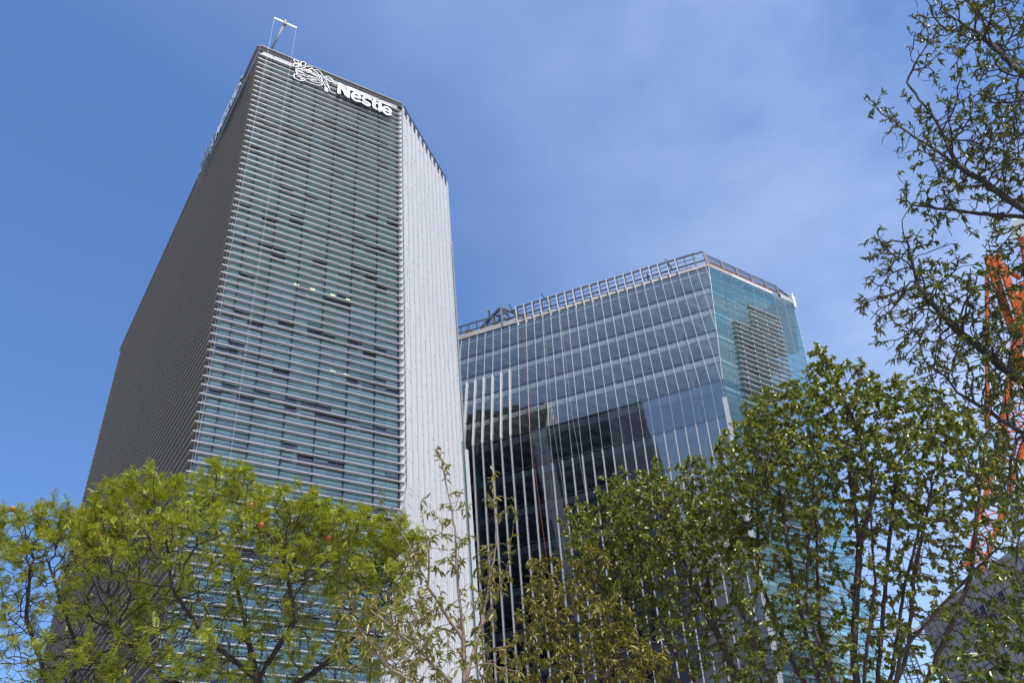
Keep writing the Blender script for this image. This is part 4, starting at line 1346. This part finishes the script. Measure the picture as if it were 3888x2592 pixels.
tree(32, 'tall many stemmed glossy green tree, its highest shoot beside the cyan glass corner',
     [[g0(2000, 12.5), up_to(1995, 1760, 12.5), up_to(1960, 1500, 12.5), up_to(1975, 1250, 12.5), up_to(1940, 1000, 12.5)],
      [up_to(1995, 1760, 12.5), up_to(1880, 1560, 12.3), up_to(1820, 1330, 12.2), up_to(1790, 1120, 12.2)],
      [up_to(1995, 1760, 12.5), up_to(2020, 1520, 12.7), up_to(2040, 1280, 12.8), up_to(2060, 1080, 12.8)],
      [up_to(1995, 1740, 12.5), up_to(2085, 1500, 12.4), up_to(2100, 1320, 12.4), up_to(2140, 1120, 12.4)],
      [up_to(1995, 1800, 12.5), up_to(2130, 1560, 12.3), up_to(2230, 1330, 12.2), up_to(2250, 1120, 12.2)],
      [up_to(1930, 1620, 12.4), up_to(1880, 1420, 12.8), up_to(1875, 1200, 12.8)],
      [up_to(1995, 1760, 12.5), up_to(1780, 1580, 12.2), up_to(1680, 1360, 12.2)],
      [up_to(1995, 1760, 12.5), up_to(1830, 1540, 12.8), up_to(1740, 1320, 12.8), up_to(1740, 1150, 12.6)],
      [up_to(1995, 1760, 12.5), up_to(1910, 1560, 12.0), up_to(1850, 1380, 12.0), up_to(1860, 1200, 12.0)],
      [up_to(1995, 1760, 12.5), up_to(1985, 1540, 12.1), up_to(2010, 1340, 12.1), up_to(2000, 1180, 12.1)],
      [up_to(1995, 1740, 12.5), up_to(2050, 1540, 12.9), up_to(2075, 1360, 13.0), up_to(2120, 1180, 13.0)],
      [up_to(2040, 1650, 12.5), up_to(2070, 1500, 12.0), up_to(2180, 1370, 12.0), up_to(2290, 1260, 12.0)],
      [up_to(1975, 1250, 12.5), up_to(2010, 1120, 12.3), up_to(1960, 960, 12.3), up_to(1895, 830, 12.4)]],
     [(1890, 838, 12.5, 36, .6, 40, 60), (1850, 905, 12.5, 48, .7, 40, 80), (1955, 905, 12.5, 76, 1.0, 50, 150), (1755, 965, 12.4, 56, .8, 40, 90), (1820, 985, 12.4, 105, 1.3, 60, 230),
      (1950, 1015, 12.5, 120, 1.5, 80, 320), (2070, 960, 12.6, 86, 1.2, 56, 180), (2150, 965, 12.5, 66, 1.0, 48, 90), (1720, 1065, 12.3, 80, 1.2, 60, 210), (1850, 1125, 12.4, 150, 1.7, 80, 400),
      (2025, 1125, 12.6, 130, 1.6, 80, 320), (2150, 1085, 12.5, 110, 1.5, 78, 260), (2240, 1025, 12.4, 66, 1.1, 66, 110), (2290, 1150, 12.3, 66, 1.1, 76, 110), (1705, 1185, 12.3, 80, 1.3, 60, 180),
      (2105, 1235, 12.6, 115, 1.4, 66, 190), (1900, 1260, 12.5, 130, 1.5, 66, 200), (2220, 1275, 12.3, 86, 1.2, 56, 90), (2325, 1265, 12.2, 46, .9, 76, 60), (1750, 1330, 12.2, 86, 1.3, 56, 110),
      (2000, 1360, 12.6, 115, 1.3, 46, 80), (2150, 1390, 12.4, 76, 1.1, 36, 40), (2300, 1400, 12.2, 46, .9, 56, 40), (1800, 1430, 12.3, 120, 1.3, 60, 230), (1930, 1460, 12.5, 110, 1.2, 70, 190), (2080, 1470, 12.4, 100, 1.1, 60, 110), (1830, 1540, 12.2, 140, 1.2, 50, 190), (2200, 1460, 12.3, 80, 1.0, 60, 80), (1980, 1545, 12.3, 100, 1.0, 40, 90)],
     bark_red, lf_green, 'ovate', .070, 14, GR, 'glossy_tree', rleaf=.0085, tip=.0042, power=2.5, rmax=.075, step=.115, kill=.135, jit=.28, droop=.45, spread=1.1, mult=3.2, skin=(1.1, 2.4, .35))

LG = 'overhanging trees at the right edge'
tree(41, 'half bare tree reaching in from the upper right edge with long leaves',
     [[g0(2800, 8.5), up_to(2760, 1300, 8.5), up_to(2620, 900, 8.5), up_to(2520, 600, 8.5), up_to(2460, 330, 8.5)],
      [up_to(2520, 600, 8.5), up_to(2352, 480, 8.4), up_to(2200, 380, 8.4), up_to(2080, 300, 8.4), up_to(1982, 225, 8.4)],
      [up_to(2620, 900, 8.5), up_to(2352, 880, 8.3), up_to(2200, 760, 8.3), up_to(2110, 660, 8.3), up_to(2080, 540, 8.3)],
      [up_to(2200, 380, 8.4), up_to(2150, 280, 8.4), up_to(2082, 190, 8.4)],
      [up_to(2500, 560, 8.5), up_to(2352, 500, 8.6), up_to(2250, 490, 8.6), up_to(2075, 470, 8.6)],
      [up_to(2460, 330, 8.5), up_to(2360, 180, 8.5), up_to(2250, 80, 8.5)],
      [up_to(2620, 900, 8.5), up_to(2360, 1000, 8.2), up_to(2200, 900, 8.2)]],
     [(2185, 40, 8.5, 75, .8, 44, 60), (2300, 50, 8.5, 75, 1.0, 66, 100), (2170, 118, 8.5, 75, .7, 24, 36), (2295, 240, 8.5, 80, 1.0, 60, 110), (2230, 340, 8.4, 95, 1.0, 56, 100),
      (2335, 350, 8.5, 56, .9, 76, 80), (2140, 425, 8.4, 80, .8, 34, 28), (2090, 290, 8.4, 70, .6, 40, 14), (2030, 240, 8.4, 40, .3, 20, 7), (2250, 445, 8.5, 110, .9, 36, 50), (2085, 620, 8.3, 90, .8, 46, 44),
      (2200, 685, 8.3, 86, .9, 56, 70), (2040, 585, 8.3, 46, .5, 22, 14), (2015, 700, 8.3, 46, .5, 40, 26), (2130, 760, 8.3, 106, .9, 56, 80), (2280, 720, 8.3, 76, .9, 66, 70),
      (2265, 850, 8.2, 86, .9, 56, 80), (2335, 920, 8.2, 46, .7, 76, 50), (2180, 860, 8.2, 76, .8, 40, 50), (2335, 600, 8.4, 46, .8, 46, 60), (2320, 1000, 8.3, 50, .7, 60, 60), (2300, 780, 8.2, 60, .7, 60, 60), (2310, 1100, 8.0, 50, .6, 60, 40)],
     bark_dark, lf_long, 'lance', .068, 7, LG, 'overhanging_tree', rleaf=.007, tip=.0040, power=2.35, rmax=.06, step=.09, kill=.10, jit=.22, droop=.3, prob=.68, spread=1.0, mult=5.0)
tree(42, 'dark leafy tree filling the lower right corner in front of the pale building',
     [[g0(2560, 7.5), up_to(2480, 1700, 7.5), up_to(2400, 1480, 7.5), up_to(2345, 1340, 7.5)], [up_to(2480, 1700, 7.5), up_to(2320, 1560, 7.5), up_to(2240, 1480, 7.5)]],
     [(2318, 1480, 7.5, 60, .6, 60, 70), (2335, 1370, 7.5, 36, .5, 50, 36), (2235, 1545, 7.5, 60, .6, 30, 40), (2330, 1560, 7.4, 60, .6, 40, 50), (2345, 1200, 7.6, 30, .4, 90, 20), (2170, 1555, 7.4, 50, .5, 24, 36), (2260, 1480, 7.5, 50, .5, 30, 40)],
     bark_dark, lf_long, 'ovate', .068, 7, LG, 'overhanging_tree', rleaf=.0075, tip=.0036, power=2.3, rmax=.06, step=.10, kill=.12, jit=.2, droop=.5, mult=2.0)
